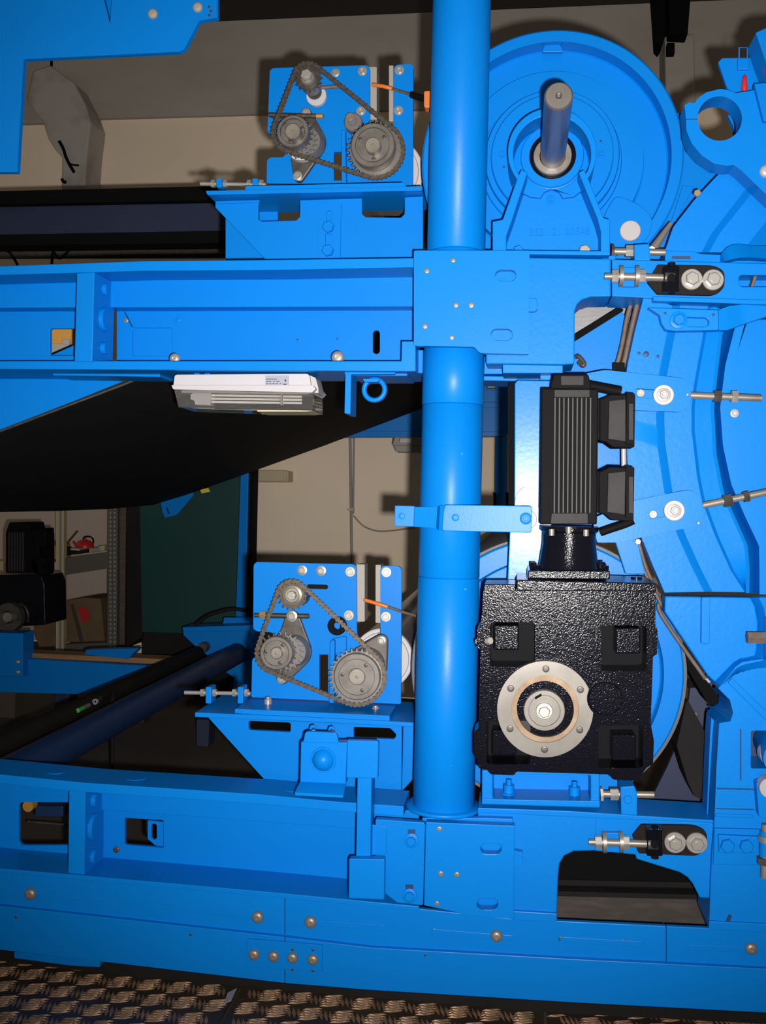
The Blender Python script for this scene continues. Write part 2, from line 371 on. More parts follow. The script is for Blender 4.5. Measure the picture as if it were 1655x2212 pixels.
plate('box_flap', [(152, 1306), (158, 1304), (180, 1384), (172, 1385)], 4.495, .006, 'board_brown', bx, bev=0)
plate('sticker', [(168, 1314), (186, 1310), (194, 1340), (178, 1346)], 4.494, .004, 'red', bx, bev=0)
bx2 = thing('cardboard_box', 'plain brown cardboard box leaning left of the cream upright', 'box', P(100, 1398, 4.65))
plate('box_body', [(72, 1316), (118, 1312), (119, 1396), (84, 1398), (74, 1370)], 4.55, .3, 'cardboard', bx2, bev=.006)
plate('box_flap', [(72, 1306), (118, 1302), (118, 1315), (73, 1318)], 4.54, .02, 'cardboard', bx2, bev=.002)
# far gear motor, same build as the near one
fg = thing('gear_motor', 'dark gear motor standing on the far blue frame at left', 'gear motor', P(45, 1365, 2.75))
plate('motor_body', rc([(12, 1150), (20, 1128), (60, 1128), (66, 1150), (84, 1152), (84, 1238), (12, 1238)], 3), 2.72, .18, 'black_matt', fg, bev=.004)
for i in range(6): plate('fin', rect(18+i*6, 1150, 21+i*6, 1234), 2.712, .01, 'black_face', fg, bev=0)
plate('connector', rc([(66, 1144), (98, 1140), (99, 1180), (72, 1184)], 3), 2.72, .1, 'black_matt', fg, bev=.003)
plate('connector', rc([(66, 1205), (98, 1204), (98, 1220), (90, 1224), (98, 1232), (97, 1242), (72, 1240)], 3), 2.72, .1, 'black_matt', fg, bev=.003)
plate('gearbox_body', rc([(-30, 1242), (88, 1242), (96, 1262), (98, 1350), (-30, 1358)], 4), 2.70, .25, 'black_gloss', fg, bev=.005)
turned('output_flange', 22, 1332, 2.69, [(0, -.06), (12, -.06), (13, -.05), (14, -.02), (30, -.02), (31, 0), (33, .02), (0, .02)], 'steel_dark', fg)
turned('shaft_end', 22, 1332, 2.62, [(0, -.03), (10, -.03), (11, -.02), (11, .02), (0, .02)], 'steel', fg)
cable('hose', [(44, 1304, 2.66), (55, 1312, 2.64), (61, 1328, 2.64), (60, 1342, 2.66)], 2.5, 'steel_dark', fg)
# ------------------------------------------------------------------ teal cabinet, blue post, far machine side
tc_ = thing('teal_cabinet', 'large dark teal cabinet standing behind the far post', 'cabinet', P(400, 1380, 3.4))
plate('cabinet_side', [(300, 1000), (528, 1000), (530, 1372), (306, 1366)], 3.3, .25, 'teal', tc_, bev=.004)
plate('cabinet_edge', [(276, 1000), (302, 1000), (308, 1376), (272, 1400)], 3.34, .25, 'rubber', tc_, bev=.004)
plate('cabinet_plinth', [(306, 1362), (530, 1368), (532, 1556), (306, 1556)], 3.36, .2, 'rubber', tc_, bev=.004)
plate('warning_sticker', [(432, 1058), (450, 1054), (454, 1062), (436, 1066)], 3.296, .004, 'yellow', tc_, bev=0)
fp = thing('edge_post', 'narrow blue far post with a dark edge beside the teal cabinet', 'post', P(528, 1330, 3.07))
plate('post_face', [(521, 980), (538, 980), (524, 1600), (500, 1600)], 3.04, .12, 'blue', fp, bev=.003)
plate('post_edge', [(538, 980), (549, 980), (536, 1600), (524, 1600)], 3.06, .10, 'black_flat', fp, bev=.002)
ft = thing('blue_tab', 'small blue slotted tab hanging below the black belt', 'bracket', P(370, 1110, 2.6))
plate('tab_plate', [(345, 1075), (420, 1055), (416, 1072), (382, 1112), (356, 1119), (350, 1104)], 2.96, .012, 'blue', ft, holes=[slot(360, 1098, 364, 1108, 4)], bev=.001)
fb = thing('panel_beam', 'far blue beam of the machine beyond the post under the belt', 'beam', P(900, 940, 3.12))
plate('beam_face', [(560, 835), (1098, 826), (1098, 936), (1092, 942), (730, 944), (560, 946)], 3.02, .10, 'blue', fb, bev=.003, holes=[rect(1052, 822+7, 1072, 839)])
plate('beam_lip', [(560, 931), (912, 931), (912, 944), (560, 945)], 3.005, .02, 'blue', fb, bev=.002)
plate('cover_panel', rc(rect(1040, 842, 1088, 869), 3), 3.005, .012, 'blue', fb, bev=.002)
plate('cover_panel', rc(rect(1040, 880, 1091, 933), 3), 3.005, .012, 'blue', fb, bev=.002)
fpp = thing('round_post', 'far round blue post right of the big vertical pipe', 'post', P(1082, 1110, 3.12))
rod('post_tube', (1084, 930, 3.12), (1082, 1100, 3.12), 13.5, 'blue', fpp)
plate('post_foot', rect(1066, 1064, 1108, 1150), 3.1, .08, 'black_flat', fpp, bev=.002)
flamp = thing('fluorescent_lamp', 'far small fluorescent lamp hung under the distant beam', 'lamp', P(880, 978, 3.07))
plate('lamp_housing', rc([(850, 950), (853, 944), (940, 944), (940, 962), (848, 962)], 2), 3, .1, 'plastic_grey', flamp, bev=.003)
plate('lamp_lens', [(850, 962), (940, 962), (938, 978), (856, 976)], 3.005, .09, 'plastic_grey', flamp, bev=.003)
plate('lamp_label', rect(864, 947, 888, 956), 2.778, .003, 'plastic_white', flamp, bev=0)
flb = thing('timber_topped_beam', 'far low blue beam with a wooden strip on top at left', 'beam', P(170, 1480, 2.7))
plate('beam_face', [(40, 1422), (340, 1440), (300, 1462), (180, 1500), (-30, 1495), (-30, 1420)], 2.62, .08, 'blue', flb, bev=.003)
plate('wood_strip', [(50, 1410), (360, 1424), (350, 1436), (50, 1420)], 2.66, .12, 'wood', flb, bev=.002)
plate('top_plate', [(185, 1404), (300, 1400), (276, 1424), (184, 1414)], 2.64, .06, 'blue', flb, bev=.002)
plate('end_box', [(-30, 1366), (49, 1368), (49, 1462), (-30, 1460)], 2.56, .12, 'blue', flb, bev=.003)
bolt(flb, 39, 1430, 2.555, 5, 'dome'); bolt(flb, 39, 1452, 2.555, 5, 'dome')
plate('leg', [(118, 1490), (150, 1490), (148, 1700), (116, 1700)], 2.66, .1, 'navy', flb, bev=.003)
plate('leg', [(-30, 1490), (33, 1490), (30, 1600), (-30, 1600)], 2.66, .1, 'concrete', flb, bev=.003)
fcb = thing('roller_bracket', 'far blue shelf bracket carrying the roller ends', 'bracket', P(480, 1420, 2.75))
plate('bracket_plate', [(395, 1358), (480, 1352), (484, 1334), (560, 1334), (560, 1500), (470, 1440), (440, 1408), (420, 1394), (396, 1372)], 2.74, .02, 'blue', fcb, bev=.002)
plate('bracket_shelf', [(394, 1355), (560, 1350), (560, 1362), (396, 1364)], 2.62, .14, 'blue', fcb, bev=.002)
plate('bracket_leg', [(278, 1554), (310, 1554), (306, 1690), (276, 1690)], 2.7, .1, 'navy', fcb, bev=.003)
plate('stop_block', [(424, 1554), (452, 1554), (450, 1614), (424, 1612)], 2.2, .1, 'navy', fcb, bev=.003)
cable('cable_sweep', [(420, 1352, 2.7), (450, 1330, 2.7), (500, 1316, 2.7), (545, 1322, 2.7)], 4, 'rubber', fcb)
# rollers running across the machine
br = thing('black_roller', 'long black rubber roller crossing the machine at lower left', 'roller', P(0, 1640, .5))
a = P(424, 1396, 2.70); rr = 22*S(424, 1396, 2.7)
ctr = P(432, 1408, 2.70)
ob('roller_tube', MB().cyl((ctr.x, .25, ctr.z), (ctr.x, 2.66, ctr.z), .034, 28), 'rubber', br, smooth=40)
turned('bearing', 436, 1400, 2.67, [(0, 0), (10, 0), (11, .01), (11, .06), (0, .06)], 'steel_dark', br)
def on_roll(x, y, lift=.004):
    d = FW + RT*((x-CX)/F) - UP*((y-CY)/F); rr_ = .034+lift
    a_ = d.x**2+d.z**2; b_ = 2*((CAM.x-ctr.x)*d.x+(CAM.z-ctr.z)*d.z); c_ = (CAM.x-ctr.x)**2+(CAM.z-ctr.z)**2-rr_**2
    q_ = b_*b_-4*a_*c_
    t_ = (-b_-math.sqrt(q_))/(2*a_) if q_ > 0 else -b_/(2*a_)
    return CAM+d*t_
def rod3(name, a, b, r, m, par): return ob(name, MB().cyl(a, b, r, 14), m, par, smooth=40)
rod3('fitting_body', on_roll(180, 1529), on_roll(192, 1523), .008, 'steel', br); rod3('fitting_tip', on_roll(168, 1535), on_roll(180, 1529), .008, 'green', br)
q0 = on_roll(205, 1516, .008); ob('fitting_ring', MB().lathe(q0, (0, 1, 0), [(.006, 0), (.010, 0), (.010, .012), (.006, .012), (.006, 0)], 20), 'label_grey', br, smooth=40)
rod3('fitting_body', on_roll(216, 1508), on_roll(250, 1492), .008, 'rubber', br)
q1 = on_roll(245, 1495, .012)
ob('hose', MB().tube([q1, q1+Vector((.02, -.06, -.03)), q1+Vector((.035, -.09, -.10)), q1+Vector((.04, -.095, -.20)), q1+Vector((.035, -.09, -.36))], .007, 10), 'rubber', br, smooth=60)
tr = thing('blue_roller', 'long dark blue roller tube crossing the machine below the black one', 'roller', P(50, 1690, .5))
ctr = P(512, 1412, 2.70)
ob('roller_tube', MB().cyl((ctr.x, .30, ctr.z), (ctr.x, 2.70, ctr.z), .052, 32), 'navy2', tr, smooth=40)
ob('end_plug', MB().cyl((ctr.x, .27, ctr.z), (ctr.x, .30, ctr.z), .03, 24), 'steel_dark', tr, smooth=40)
# dark long beam behind the upper left
nb = thing('navy_beam', 'dark navy beam with a black rail crossing behind the upper left', 'beam', P(240, 530, 1.6))
plate('beam_face', [(-420, 448), (463, 430), (487, 440), (487, 500), (-420, 517)], 1.62, .12, 'navy', nb, bev=.003)
plate('top_rail', [(-420, 422), (440, 402), (470, 402), (470, 432), (-420, 449)], 1.58, .1, 'black_flat', nb, bev=.003)
plate('lower_rail', [(-420, 514), (489, 498), (489, 524), (-420, 536)], 1.58, .1, 'black_flat', nb, bev=.003)
gp = thing('grey_pipe_rail', 'grey pipe and cables running below the dark navy beam', 'pipe', P(240, 570, 1.9))
rod('pipe', (-420, 549, 1.9), (500, 545, 1.9), 12, 'steel_dark', gp)
cable('cable', [(-10, 530, 1.8), (20, 545, 1.8), (38, 572, 1.8)], 3, 'black_flat', gp)
cable('cable', [(150, 528, 1.8), (146, 545, 1.8), (128, 558, 1.8), (115, 545, 1.8), (112, 570, 1.8)], 3, 'black_flat', gp)
# ------------------------------------------------------------------ belt: one sheet across the machine
bt = thing('conveyor_belt', 'wide black conveyor belt sloping up below the upper beam', 'belt', P(300, 1090, 2.0))
FAR = [(-420, 1112), (-140, 1108), (0, 1106), (120, 1104), (230, 1100), (330, 1091), (400, 1070), (500, 1035), (700, 963), (913, 882), (1010, 846)]
pts = [P(x, y, 2.92) for x, y in FAR]
Y0, Y1 = .25, 2.92
mb = MB(); lo = [Vector((p.x, Y0, p.z)) for p in pts]; off = Vector((0, 0, .006))
vs_ = lo+[p+off for p in lo]; vs_ += [Vector((p.x, Y1, p.z)) for p in vs_]
n = len(lo); fs_ = []
for i in range(n-1):
    fs_ += [(i, i+1, i+1+2*n, i+2*n), (n+i, n+i+2*n, n+i+1+2*n, n+i+1), (i, n+i, n+i+1, i+1), (2*n+i, 2*n+i+1, 3*n+i+1, 3*n+i)]
fs_ += [(0, 2*n, 3*n, n), (n-1, 2*n-1, 4*n-1, 3*n-1)]
ob('belt_sheet', mb.add(vs_, fs_), 'rubber', bt, smooth=50)
eg = MB().tube([p+Vector((0, -.002, .004)) for p in lo], .004, 6); ob('belt_edge', eg, 'steel_dark', bt, smooth=60)
# ================================================================== checker plate walkway
ZF = 0.0
def floor_pt(x, y, z=ZF):
    d = FW + RT*((x-CX)/F) - UP*((y-CY)/F); return CAM+d*((z-CAM.z)/d.z)
def bars(x0, x1, y0, y1):
    mb = MB(); px, py = .072, .066
    i0, i1 = int(x0/px)-2, int(x1/px)+2; j0, j1 = int(y0/py)-2, int(y1/py)+2
    for j in range(j0, j1):
        for i in range(i0, i1):
            for k in (0, 1):
                cx = (i+.5*k+.5*(j % 2))*px; cy = j*py
                a = math.radians(16) if k == 0 else math.radians(106)
                for b in range(5):
                    o = (b-2)*.0105; L = .0265-.002*abs(b-2)
                    ux, uy = math.cos(a), math.sin(a); sk = o*.35
                    mx, my = cx-uy*o+ux*sk, cy+ux*o+uy*sk
                    if not (x0+.022 < mx < x1-.022 and y0+.022 < my < y1-.022): continue
                    h = .0028; wd = .0046
                    pp = [(mx+ux*L, my+uy*L, 0), (mx-uy*wd, my+ux*wd, 0), (mx-ux*L, my-uy*L, 0), (mx+uy*wd, my-ux*wd, 0),
                          (mx+ux*L*.55, my+uy*L*.55, h), (mx-ux*L*.55, my-uy*L*.55, h)]
                    mb.add(pp, [(0, 1, 4), (1, 2, 5, 4), (2, 3, 5), (3, 0, 4, 5)])
    return mb
xs = [-2.0, floor_pt(487, 2190).x, floor_pt(1178, 2195).x, 1.0]
names = ['bronze checker plate on the floor at lower left', 'bronze checker plate in the middle of the walkway', 'bronze checker plate at the lower right corner']
for i in range(3):
    x0, x1 = xs[i]+.003, xs[i+1]-.003
    t = thing('checker_plate', names[i], 'floor plate', ((x0+x1)/2, -.2, ZF-.005), 'checker plates of the walkway')
    ob('plate_sheet', MB().box((x0, -1.2, ZF-.005), (x1, .45, ZF)), 'tread', t)
    ob('tread_bars', bars(x0, x1, -.75, .44), 'tread_bar', t, kind='stuff')
s1 = floor_pt(1178, 2190)
rail_ = thing('floor_support', 'narrow blue support strip showing between two checker plates', 'strip', (s1.x, -.2, 0))
ob('strip_bar', MB().box((s1.x-.010, -.9, -.005), (s1.x+.010, -.02, .006)), 'blue', rail_, bev=.001)
q = [floor_pt(483, 2170, .004), floor_pt(492, 2146, .004), floor_pt(512, 2136, .004), floor_pt(500, 2162, .004)]
tp = thing('blue_offcut', 'small torn pale blue strip lying on the checker plate seam', 'strip', q[0])
ob('strip_sheet', MB().prism(q, (0, 0, .002)), 'label_grey', tp)
# ================================================================== main post
pc = P(978, 880, .09)
def pz(y): return P(978, y, .09).z
R0 = S(978, 880, .09)
post = thing('vertical_post', 'tall thick blue vertical pipe through both clamp plates', 'post', (pc.x, pc.y, pz(1746)))
def tubeseg(name, y0, y1, r, n=64):
    r *= R0; z0, z1 = pz(y1), pz(y0)
    return ob(name, MB().lathe((pc.x, pc.y, z0), (0, 0, 1), [(r-.002, 0), (r, .002), (r, z1-z0-.002), (r-.002, z1-z0)], n), 'blue', post, smooth=50)
tubeseg('pipe_section', -520, 548, 62.5); tubeseg('pipe_section', 548, 757, 64); tubeseg('pipe_section', 757, 876, 66.5)
tubeseg('pipe_section', 876, 1246, 66); tubeseg('pipe_section', 1246, 1741, 66.6)
tubeseg('base_ring', 1738, 1746, 82)
bolt(post, 1005, 1273, .025, 3, 'screw', 'blue'); bolt(post, 998, 980, .025, 3, 'screw', 'blue'); bolt(post, 974, 1655, .024, 3, 'screw', 'blue')
# ------------------------------------------------------------------ upper clamp
uc = thing('post_clamp', 'blue square clamp plate with two slots on the upper part of the post', 'clamp plate', P(1020, 765, .02))
plate('clamp_plate', rc([(894, 541), (1144, 541), (1142, 765), (1036, 763, 8), (1025, 749, 6), (894, 747)], 4), 0, .02, 'blue', uc,
      holes=[slot(1082, 595, 1103, 595, 25), slot(1073, 723, 1095, 723, 26)])
for x, y, r in ((922, 585, 5.5), (979, 562, 5), (985, 659, 5.5), (1018, 659, 6), (918, 705, 5.5), (976, 729, 5)): bolt(uc, x, y, -.001, r, 'screw', 'steel')
plate('clamp_back', [(1054, 560), (1130, 560), (1130, 745), (1054, 745)], .024, .015, 'blue', uc)
# ------------------------------------------------------------------ upper casting right of the post, and its tail beam
uf = thing('frame_casting', 'blue cast frame block with an arched opening right of the upper clamp', 'casting', P(1200, 805, .1))
plate('casting_body', [(1050, 556), (1146, 556), (1320, 559), (1320, 640), (1276, 641), (1258, 647), (1247, 657), (1242, 672), (1241, 786), (1216, 788), (1086, 786), (1050, 786)], .045, .125, CAST, uf, bev=.003)
plate('casting_lip', rc([(1086, 787), (1216, 789), (1216, 806), (1086, 806)], 2), .035, .135, 'blue', uf)
plate('casting_tail', [(1040, 770), (1086, 770), (1086, 808), (1040, 808)], .13, .05, 'blue', uf)
plate('under_rail', [(1040, 812), (1180, 814), (1180, 824), (1040, 822)], .14, .12, 'blue', uf)
plate('nib', rc([(1142, 643), (1160, 645), (1162, 668), (1155, 673), (1142, 673)], 3), .03, .02, 'blue', uf)
plate('packing_block', rect(1167, 810, 1192, 821), .08, .08, 'blue', uf)
ub2 = thing('clevis_beam', 'blue beam arm carrying the upper black clevis at right', 'beam', P(1490, 650, .1))
plate('beam_body', [(1322, 560), (1950, 577), (1950, 659), (1410, 644), (1322, 640)], .045, .13, 'blue', ub2, holes=[rc(rect(1597, 594, 1720-40, 619), 8)], bev=.002)
plate('beam_lip', [(1411, 640), (1950, 657), (1950, 667), (1411, 650)], .03, .16, 'blue', ub2)
plate('slot_back', [(1590, 588), (1950, 596), (1950, 632), (1590, 624)], .10, .01, 'blue', ub2)
plate('slot_key', [(1630, 594), (1637, 594), (1629, 619), (1622, 619)], .06, .03, 'brown_seal', ub2)
plate('top_step', [(1300, 552), (1330, 552), (1330, 562), (1300, 560)], .06, .05, 'blue', ub2)
plate('top_ledge', rc([(1437, 541), (1500, 543), (1513, 548), (1950, 566), (1950, 578), (1437, 564)], 3), .07, .1, 'blue', ub2)
plate('ledge_slot_shade', rect(1452, 553, 1492, 559), .067, .004, 'navy2', ub2, bev=0)  # dark strip painted in for the shade of a slot
loft('arm_cover', [[(1558, 560, .06), (1560, 545, .05), (1572, 532, .05), (1590, 526, .05), (1620, 530, .05), (1950, 545, .05)], [(1558, 566, .04), (1580, 560, .03), (1600, 556, .025), (1630, 556, .025), (1650, 558, .025), (1950, 566, .025)]], 'blue', ub2)
# slotted bracket below it
sb = thing('slotted_bracket', 'blue cast bracket with a slot and a painted bolt under the right beam', 'bracket', P(1490, 715, .1))
plate('bracket_face', [(1400, 664), (1411, 671), (1425, 680), (1429, 698), (1438, 712), (1460, 715), (1553, 713), (1553, 669), (1400, 664)][:-1], .026, .026, CAST, sb, holes=[slot(1484, 695, 1522, 696, 20)], bev=.002)
plate('slot_floor', rect(1475, 682, 1535, 709), .040, .01, 'blue', sb, bev=0)
loft('bracket_arm', [[(1553, 669, .026), (1575, 661, .03), (1610, 657, .04), (1690, 655, .045)], [(1553, 713, .026), (1572, 713, .03), (1600, 702, .04), (1690, 672, .045)]], 'blue', sb, t=.02)
bolt(sb, 1466, 692, .024, 19, 'hexw', 'blue'); bolt(sb, 1437, 677, .025, 3, 'screw', 'navy2'); bolt(sb, 1541, 680, .025, 3, 'screw', 'navy2')
# ------------------------------------------------------------------ upper left beam
ubm = thing('channel_beam', 'long blue upper channel beam left of the post with ribs and slots', 'beam', P(430, 800, .1))
plate('flange', [(-420, 587), (0, 575), (305, 564), (600, 561), (900, 557), (900, 577), (600, 583), (305, 585), (0, 594), (-420, 606)], .04, .20, 'blue', ubm)
plate('web_box', [(232, 594), (905, 584), (905, 662), (232, 664)], .14, .10, 'blue', ubm)
plate('web_sheet', [(252, 640), (905, 640), (905, 800), (252, 800)], .19, .012, 'blue', ubm, holes=[rc(rect(286, 708, 372, 769), 5), slot(813, 721, 813, 757, 15)], bev=.0012)
plate('web_panel', rect(280, 702, 378, 775), .196, .01, 'blue', ubm, bev=0)
plate('web_box', [(-420, 612), (175, 600), (175, 664), (-420, 668)], .14, .10, 'blue', ubm)
plate('web_sheet', [(-420, 640), (190, 640), (190, 800), (-420, 800)], .19, .012, 'blue', ubm, holes=[rc(rect(108, 710, 175, 768), 4)])
plate('flange', [(-420, 780), (867, 780), (868, 737), (898, 737), (898, 802), (881, 802), (0, 797), (-420, 797)], .035, .20, 'blue', ubm)
plate('stiffener', [(166, 590), (204, 588), (199, 782), (161, 782)], .042, .12, 'blue', ubm)
plate('under_strip', [(114, 806), (300, 804), (345, 808), (345, 814), (114, 811)], .12, .1, 'blue', ubm)
plate('cross_plate', [(760, 801), (880, 802), (880, 812), (760, 812)], .08, .15, 'blue', ubm)
plate('corner_block', [(880, 756), (925, 756), (925, 806), (880, 806)], .10, .1, 'blue', ubm)
for x, y, r in ((221, 625, 13), (226, 690, 26), (217, 752, 13)):
    p = P(x, y, .10); s = S(x, y, .10); sx = P(203, 680, .042).x
    ob('boss', MB().lathe((sx-.004, p.y, p.z), (1, 0, 0), [(0, 0), (r*s, 0), (r*s, .010), (r*s-.002, .012), (0, .012)], 28), 'blue', ubm, smooth=35)
bolt(ubm, 272, 692, .187, 5, 'screw', 'steel'); bolt(ubm, 385, 691, .187, 6, 'screw', 'blue'); bolt(ubm, 643, 734, .187, 2, 'screw', 'navy2'); bolt(ubm, 729, 732, .187, 2, 'screw', 'navy2')
bolt(ubm, 378, 775, .10, 12, 'dome', 'zinc'); bolt(ubm, 730, 772, .10, 14, 'dome', 'zinc')
# things seen behind the beam window
plate('back_bracket', [(110, 768), (178, 738), (178, 775), (110, 775)], .24, .01, 'blue', ubm, bev=0)
bk = thing('wooden_packing', 'brown wooden packing block behind the small window of the upper beam', 'block', P(135, 768, .5))
plate('block_body', [(95, 690), (190, 690), (190, 790), (95, 790)], .48, .06, 'ochre', bk)
plate('block_label', rect(100, 742, 150, 762), .472, .008, 'plastic_grey', bk); plate('block_label', rect(134, 732, 150, 744), .470, .01, 'plastic_grey', bk)
# blue side panel above the belt
sp_ = thing('side_panel', 'plain blue side panel between the upper beam and the belt edge', 'panel', P(120, 890, .2))
plate('panel_sheet', [(-420, 800), (322, 800), (316, 803), (160, 866), (0, 928), (-420, 1091)], .229, .008, 'blue', sp_)
plate('panel_stay', [(-420, 800), (300, 800), (285, 806), (-420, 806)], .224, .005, 'blue', sp_)
# ------------------------------------------------------------------ upper left corner plate
cp = thing('corner_plate', 'large angular blue plate filling the upper left corner', 'plate', P(200, 370, .05))
plate('plate_sheet', rc([(-420, -420), (472, -420), (470, 38), (430, 45), (398, 106), (386, 112), (51, 128), (37, 372), (-420, 372)], 2), .05, .015, 'blue', cp, holes=[[(212, -50), (244, -50), (238, 53)]])
plate('plate_rib', rect(180, -60, 270, 80), .085, .01, 'blue', cp)
bolt(cp, 330, 30, .048, 11, 'dome', 'plastic_grey'); bolt(cp, 427, 16, .048, 11, 'dome', 'plastic_grey')
for x, y in ((452, 15), (456, 24), (452, 33)): bolt(cp, x, y, .048, 3, 'screw', 'steel_dark')
# ------------------------------------------------------------------ lower left beam
lbm = thing('channel_beam', 'long blue lower channel beam left of the post with oblong windows', 'beam', P(430, 1890, .1))
plate('flange', [(-420, 1632), (0, 1673), (183, 1691), (560, 1716), (729, 1732), (872, 1742), (872, 1764), (729, 1752), (560, 1737), (149, 1709), (0, 1692), (-420, 1651)], .04, .125, 'blue', lbm)
for x, y, r in ((294, 1683, 23), (122, 1669, 20), (632, 1703, 18)):
    fr = P(x, y+8, .09); top = P(x, y+8, .09).z
    zt = P(x, 1673+(1716-1673)*x/560.0, .04).z
    ob('flange_hole', MB().lathe((P(x, y, .10).x, .10, zt-.001), (0, 0, 1), [(0, 0), (r*.0011, 0), (r*.0011, .0012), (0, .0012)], 28), 'blue', lbm, smooth=30)
plate('web', [(-420, 1654), (160, 1700), (160, 1870), (-420, 1814)], .16, .012, 'blue', lbm, holes=[rc(rect(40, 1733, 156, 1826), 12)])
plate('web', [(212, 1700), (905, 1745), (905, 1925), (212, 1880)], .155, .012, 'blue', lbm, holes=[rc([(269, 1767), (353, 1772), (353, 1832), (269, 1825)], 4)])
plate('web_strip', [(212, 1712), (905, 1752), (905, 1800), (212, 1749)], .14, .016, 'blue', lbm)
plate('slotted_tab', rc([(319, 1772), (353, 1776), (353, 1829), (335, 1826), (319, 1812)], 3), .17, .008, 'blue', lbm, holes=[slot(333, 1785, 333, 1808, 12)])
plate('flange', [(-420, 1832), (0, 1876), (149, 1889), (560, 1925), (780, 1946), (905, 1958), (905, 1968), (560, 1936), (149, 1899), (0, 1885), (-420, 1842)], .032, .14, 'blue', lbm)
plate('stiffener', [(149, 1708), (184, 1711), (182, 1893), (147, 1890)], .042, .11, 'blue', lbm)
for x, y, r in ((202, 1728, 15), (203, 1786, 29), (202, 1850, 15)):
    p = P(x, y, .09); s = S(x, y, .09); sx = P(184, 1800, .042).x
    ob('boss', MB().lathe((sx-.004, p.y, p.z), (1, 0, 0), [(0, 0), (r*s, 0), (r*s, .010), (r*s-.002, .012), (0, .012)], 28), 'blue', lbm, smooth=35)
bolt(lbm, 251, 1836, .152, 7, 'screw', 'steel_dark')
# things behind the lower windows
sc = thing('floor_scrap', 'long steel scrap bar on the floor behind the lower beam window', 'bar', P(110, 1790, .8))
rod('scrap_bar', (60, 1775, .8), (170, 1784, .8), 3, 'steel_dark', sc); plate('scrap_block', rect(76, 1742, 136, 1764), .75, .05, 'navy2', sc)
turned('scrap_cap', 60, 1742, .7, [(0, 0), (12, 0), (12, .03), (0, .03)], 'ochre', sc)
# ------------------------------------------------------------------ base beam
bb = thing('base_beam', 'heavy blue base beam along the floor with domed bolts', 'beam', P(800, 2140, .1))
TOP = [(-420, 1839), (0, 1881), (615, 1934), (830, 1955), (1110, 1985), (1530, 2005), (1950, 2026)]
MID = [(-420, 1914), (0, 1957), (610, 2024), (800, 2047), (1240, 2072), (1655, 2093), (1950, 2107)]
BOT = [(-420, 2010), (0, 2052), (615, 2124), (800, 2139), (1240, 2166), (1655, 2188), (1950, 2202)]
def band(a, b, lo, hi):
    def cut(l):
        out = []
        for i in range(len(l)-1):
            (x0, y0), (x1, y1) = l[i], l[i+1]
            for x in (lo, hi):
                if x0 <= x <= x1: out.append((x, y0+(y1-y0)*(x-x0)/(x1-x0)))
            if lo < x1 < hi: out.append((x1, y1))
        return sorted(set(out))
    return cut(a)+cut(b)[::-1]
MID2 = [(x, y-10) for x, y in MID]
for lo_, hi_ in ((-420, 614.5), (615.5, 1439), (1440, 1950)):
    plate('face_panel', band(TOP, MID, lo_, hi_), .038, .012, 'blue', bb)
for lo_, hi_ in ((-420, 614.5), (615.5, 1950)):
    plate('face_plate', band(MID, BOT, lo_, hi_), .026, .13, 'blue', bb)
plate('splice_plate', rc([(533, 2028), (697, 2042), (695, 2100), (532, 2088)], 2), .021, .006, 'blue', bb, bev=.0008)
for x, y in ((549, 2062), (591, 2066), (632, 2069), (676, 2073)): bolt(bb, x, y, .020, 12, 'dome', 'steel')
for x, y in ((66, 1931), (557, 1981), (671, 1992), (1073, 2022), (1623, 2049)): bolt(bb, x, y, .034, 13, 'dome', 'steel')
for x, y in ((188, 1942), (433, 1967), (805, 2001), (938, 2010), (1211, 2028), (1347, 2034)): bolt(bb, x, y, .0375, 5, 'screw', 'steel_dark')
for x, y in ((34, 1981), (412, 2019), (919, 2063), (632, 2051), (676, 2052), (632, 2095), (676, 2097)): bolt(bb, x, y, .020 if 500 < x < 700 else .0255, 3.2, 'screw', 'steel_dark')
for x0, y0, x1, y1 in ((20, 1924, 214, 1944), (355, 1959, 545, 1980), (678, 1993, 826, 2004), (936, 2013, 1106, 2027), (1216, 2030, 1386, 2040), (1493, 2047, 1640, 2052)):
    plate('raised_strip', slot(x0, y0, x1, y1, 12), .0362, .004, 'blue', bb, bev=.0008)
plate('hanging_foot', rc([(30, 2056), (216, 2076), (216, 2090), (150, 2086), (30, 2070)], 4), .06, .06, 'blue', bb)
plate('shadow_strip', band([(x, y+1) for x, y in BOT], [(x, y+24) for x, y in BOT], -420, 1950), .10, .02, 'rubber', bb, bev=0)  # solid dark strip, shade under the beam painted in
# ------------------------------------------------------------------ lower clamp and side plate
lc = thing('post_clamp', 'blue clamp plate with two slots at the foot of the post', 'clamp plate', P(1010, 1985, .02))
plate('clamp_plate', [(920, 1776), (1112, 1784), (1110, 1986), (998, 1976), (990, 1972), (916, 1956)], 0, .025, 'blue', lc,
      holes=[slot(1050, 1833, 1072, 1833, 24), slot(1042, 1953, 1064, 1953, 24)])
plate('clamp_back', [(1030, 1795), (1100, 1795), (1100, 1972), (1030, 1965)], .030, .012, 'blue', lc)
plate('clamp_head', [(912, 1767), (1050, 1767), (1108, 1769), (1108, 1800), (912, 1795)], .0255, .018, 'blue', lc)
for x, y, r in ((949, 1791, 5.5), (952, 1888, 6), (987, 1890, 6), (944, 1952, 5)): bolt(lc, x, y, -.001, r, 'screw', 'steel')
plate('nib', rc([(1110, 1838), (1129, 1842), (1129, 1866), (1110, 1878)], 3), .02, .02, 'blue', lc)
lsp = thing('bolted_side_plate', 'blue plate with two painted bolts left of the lower clamp', 'plate', P(870, 1950, .02))
plate('plate_sheet', rc([(811, 1770, 2), (919, 1777, 8), (914, 1956), (858, 1950), (832, 1930), (811, 1930)], 3), .004, .02, 'blue', lsp)
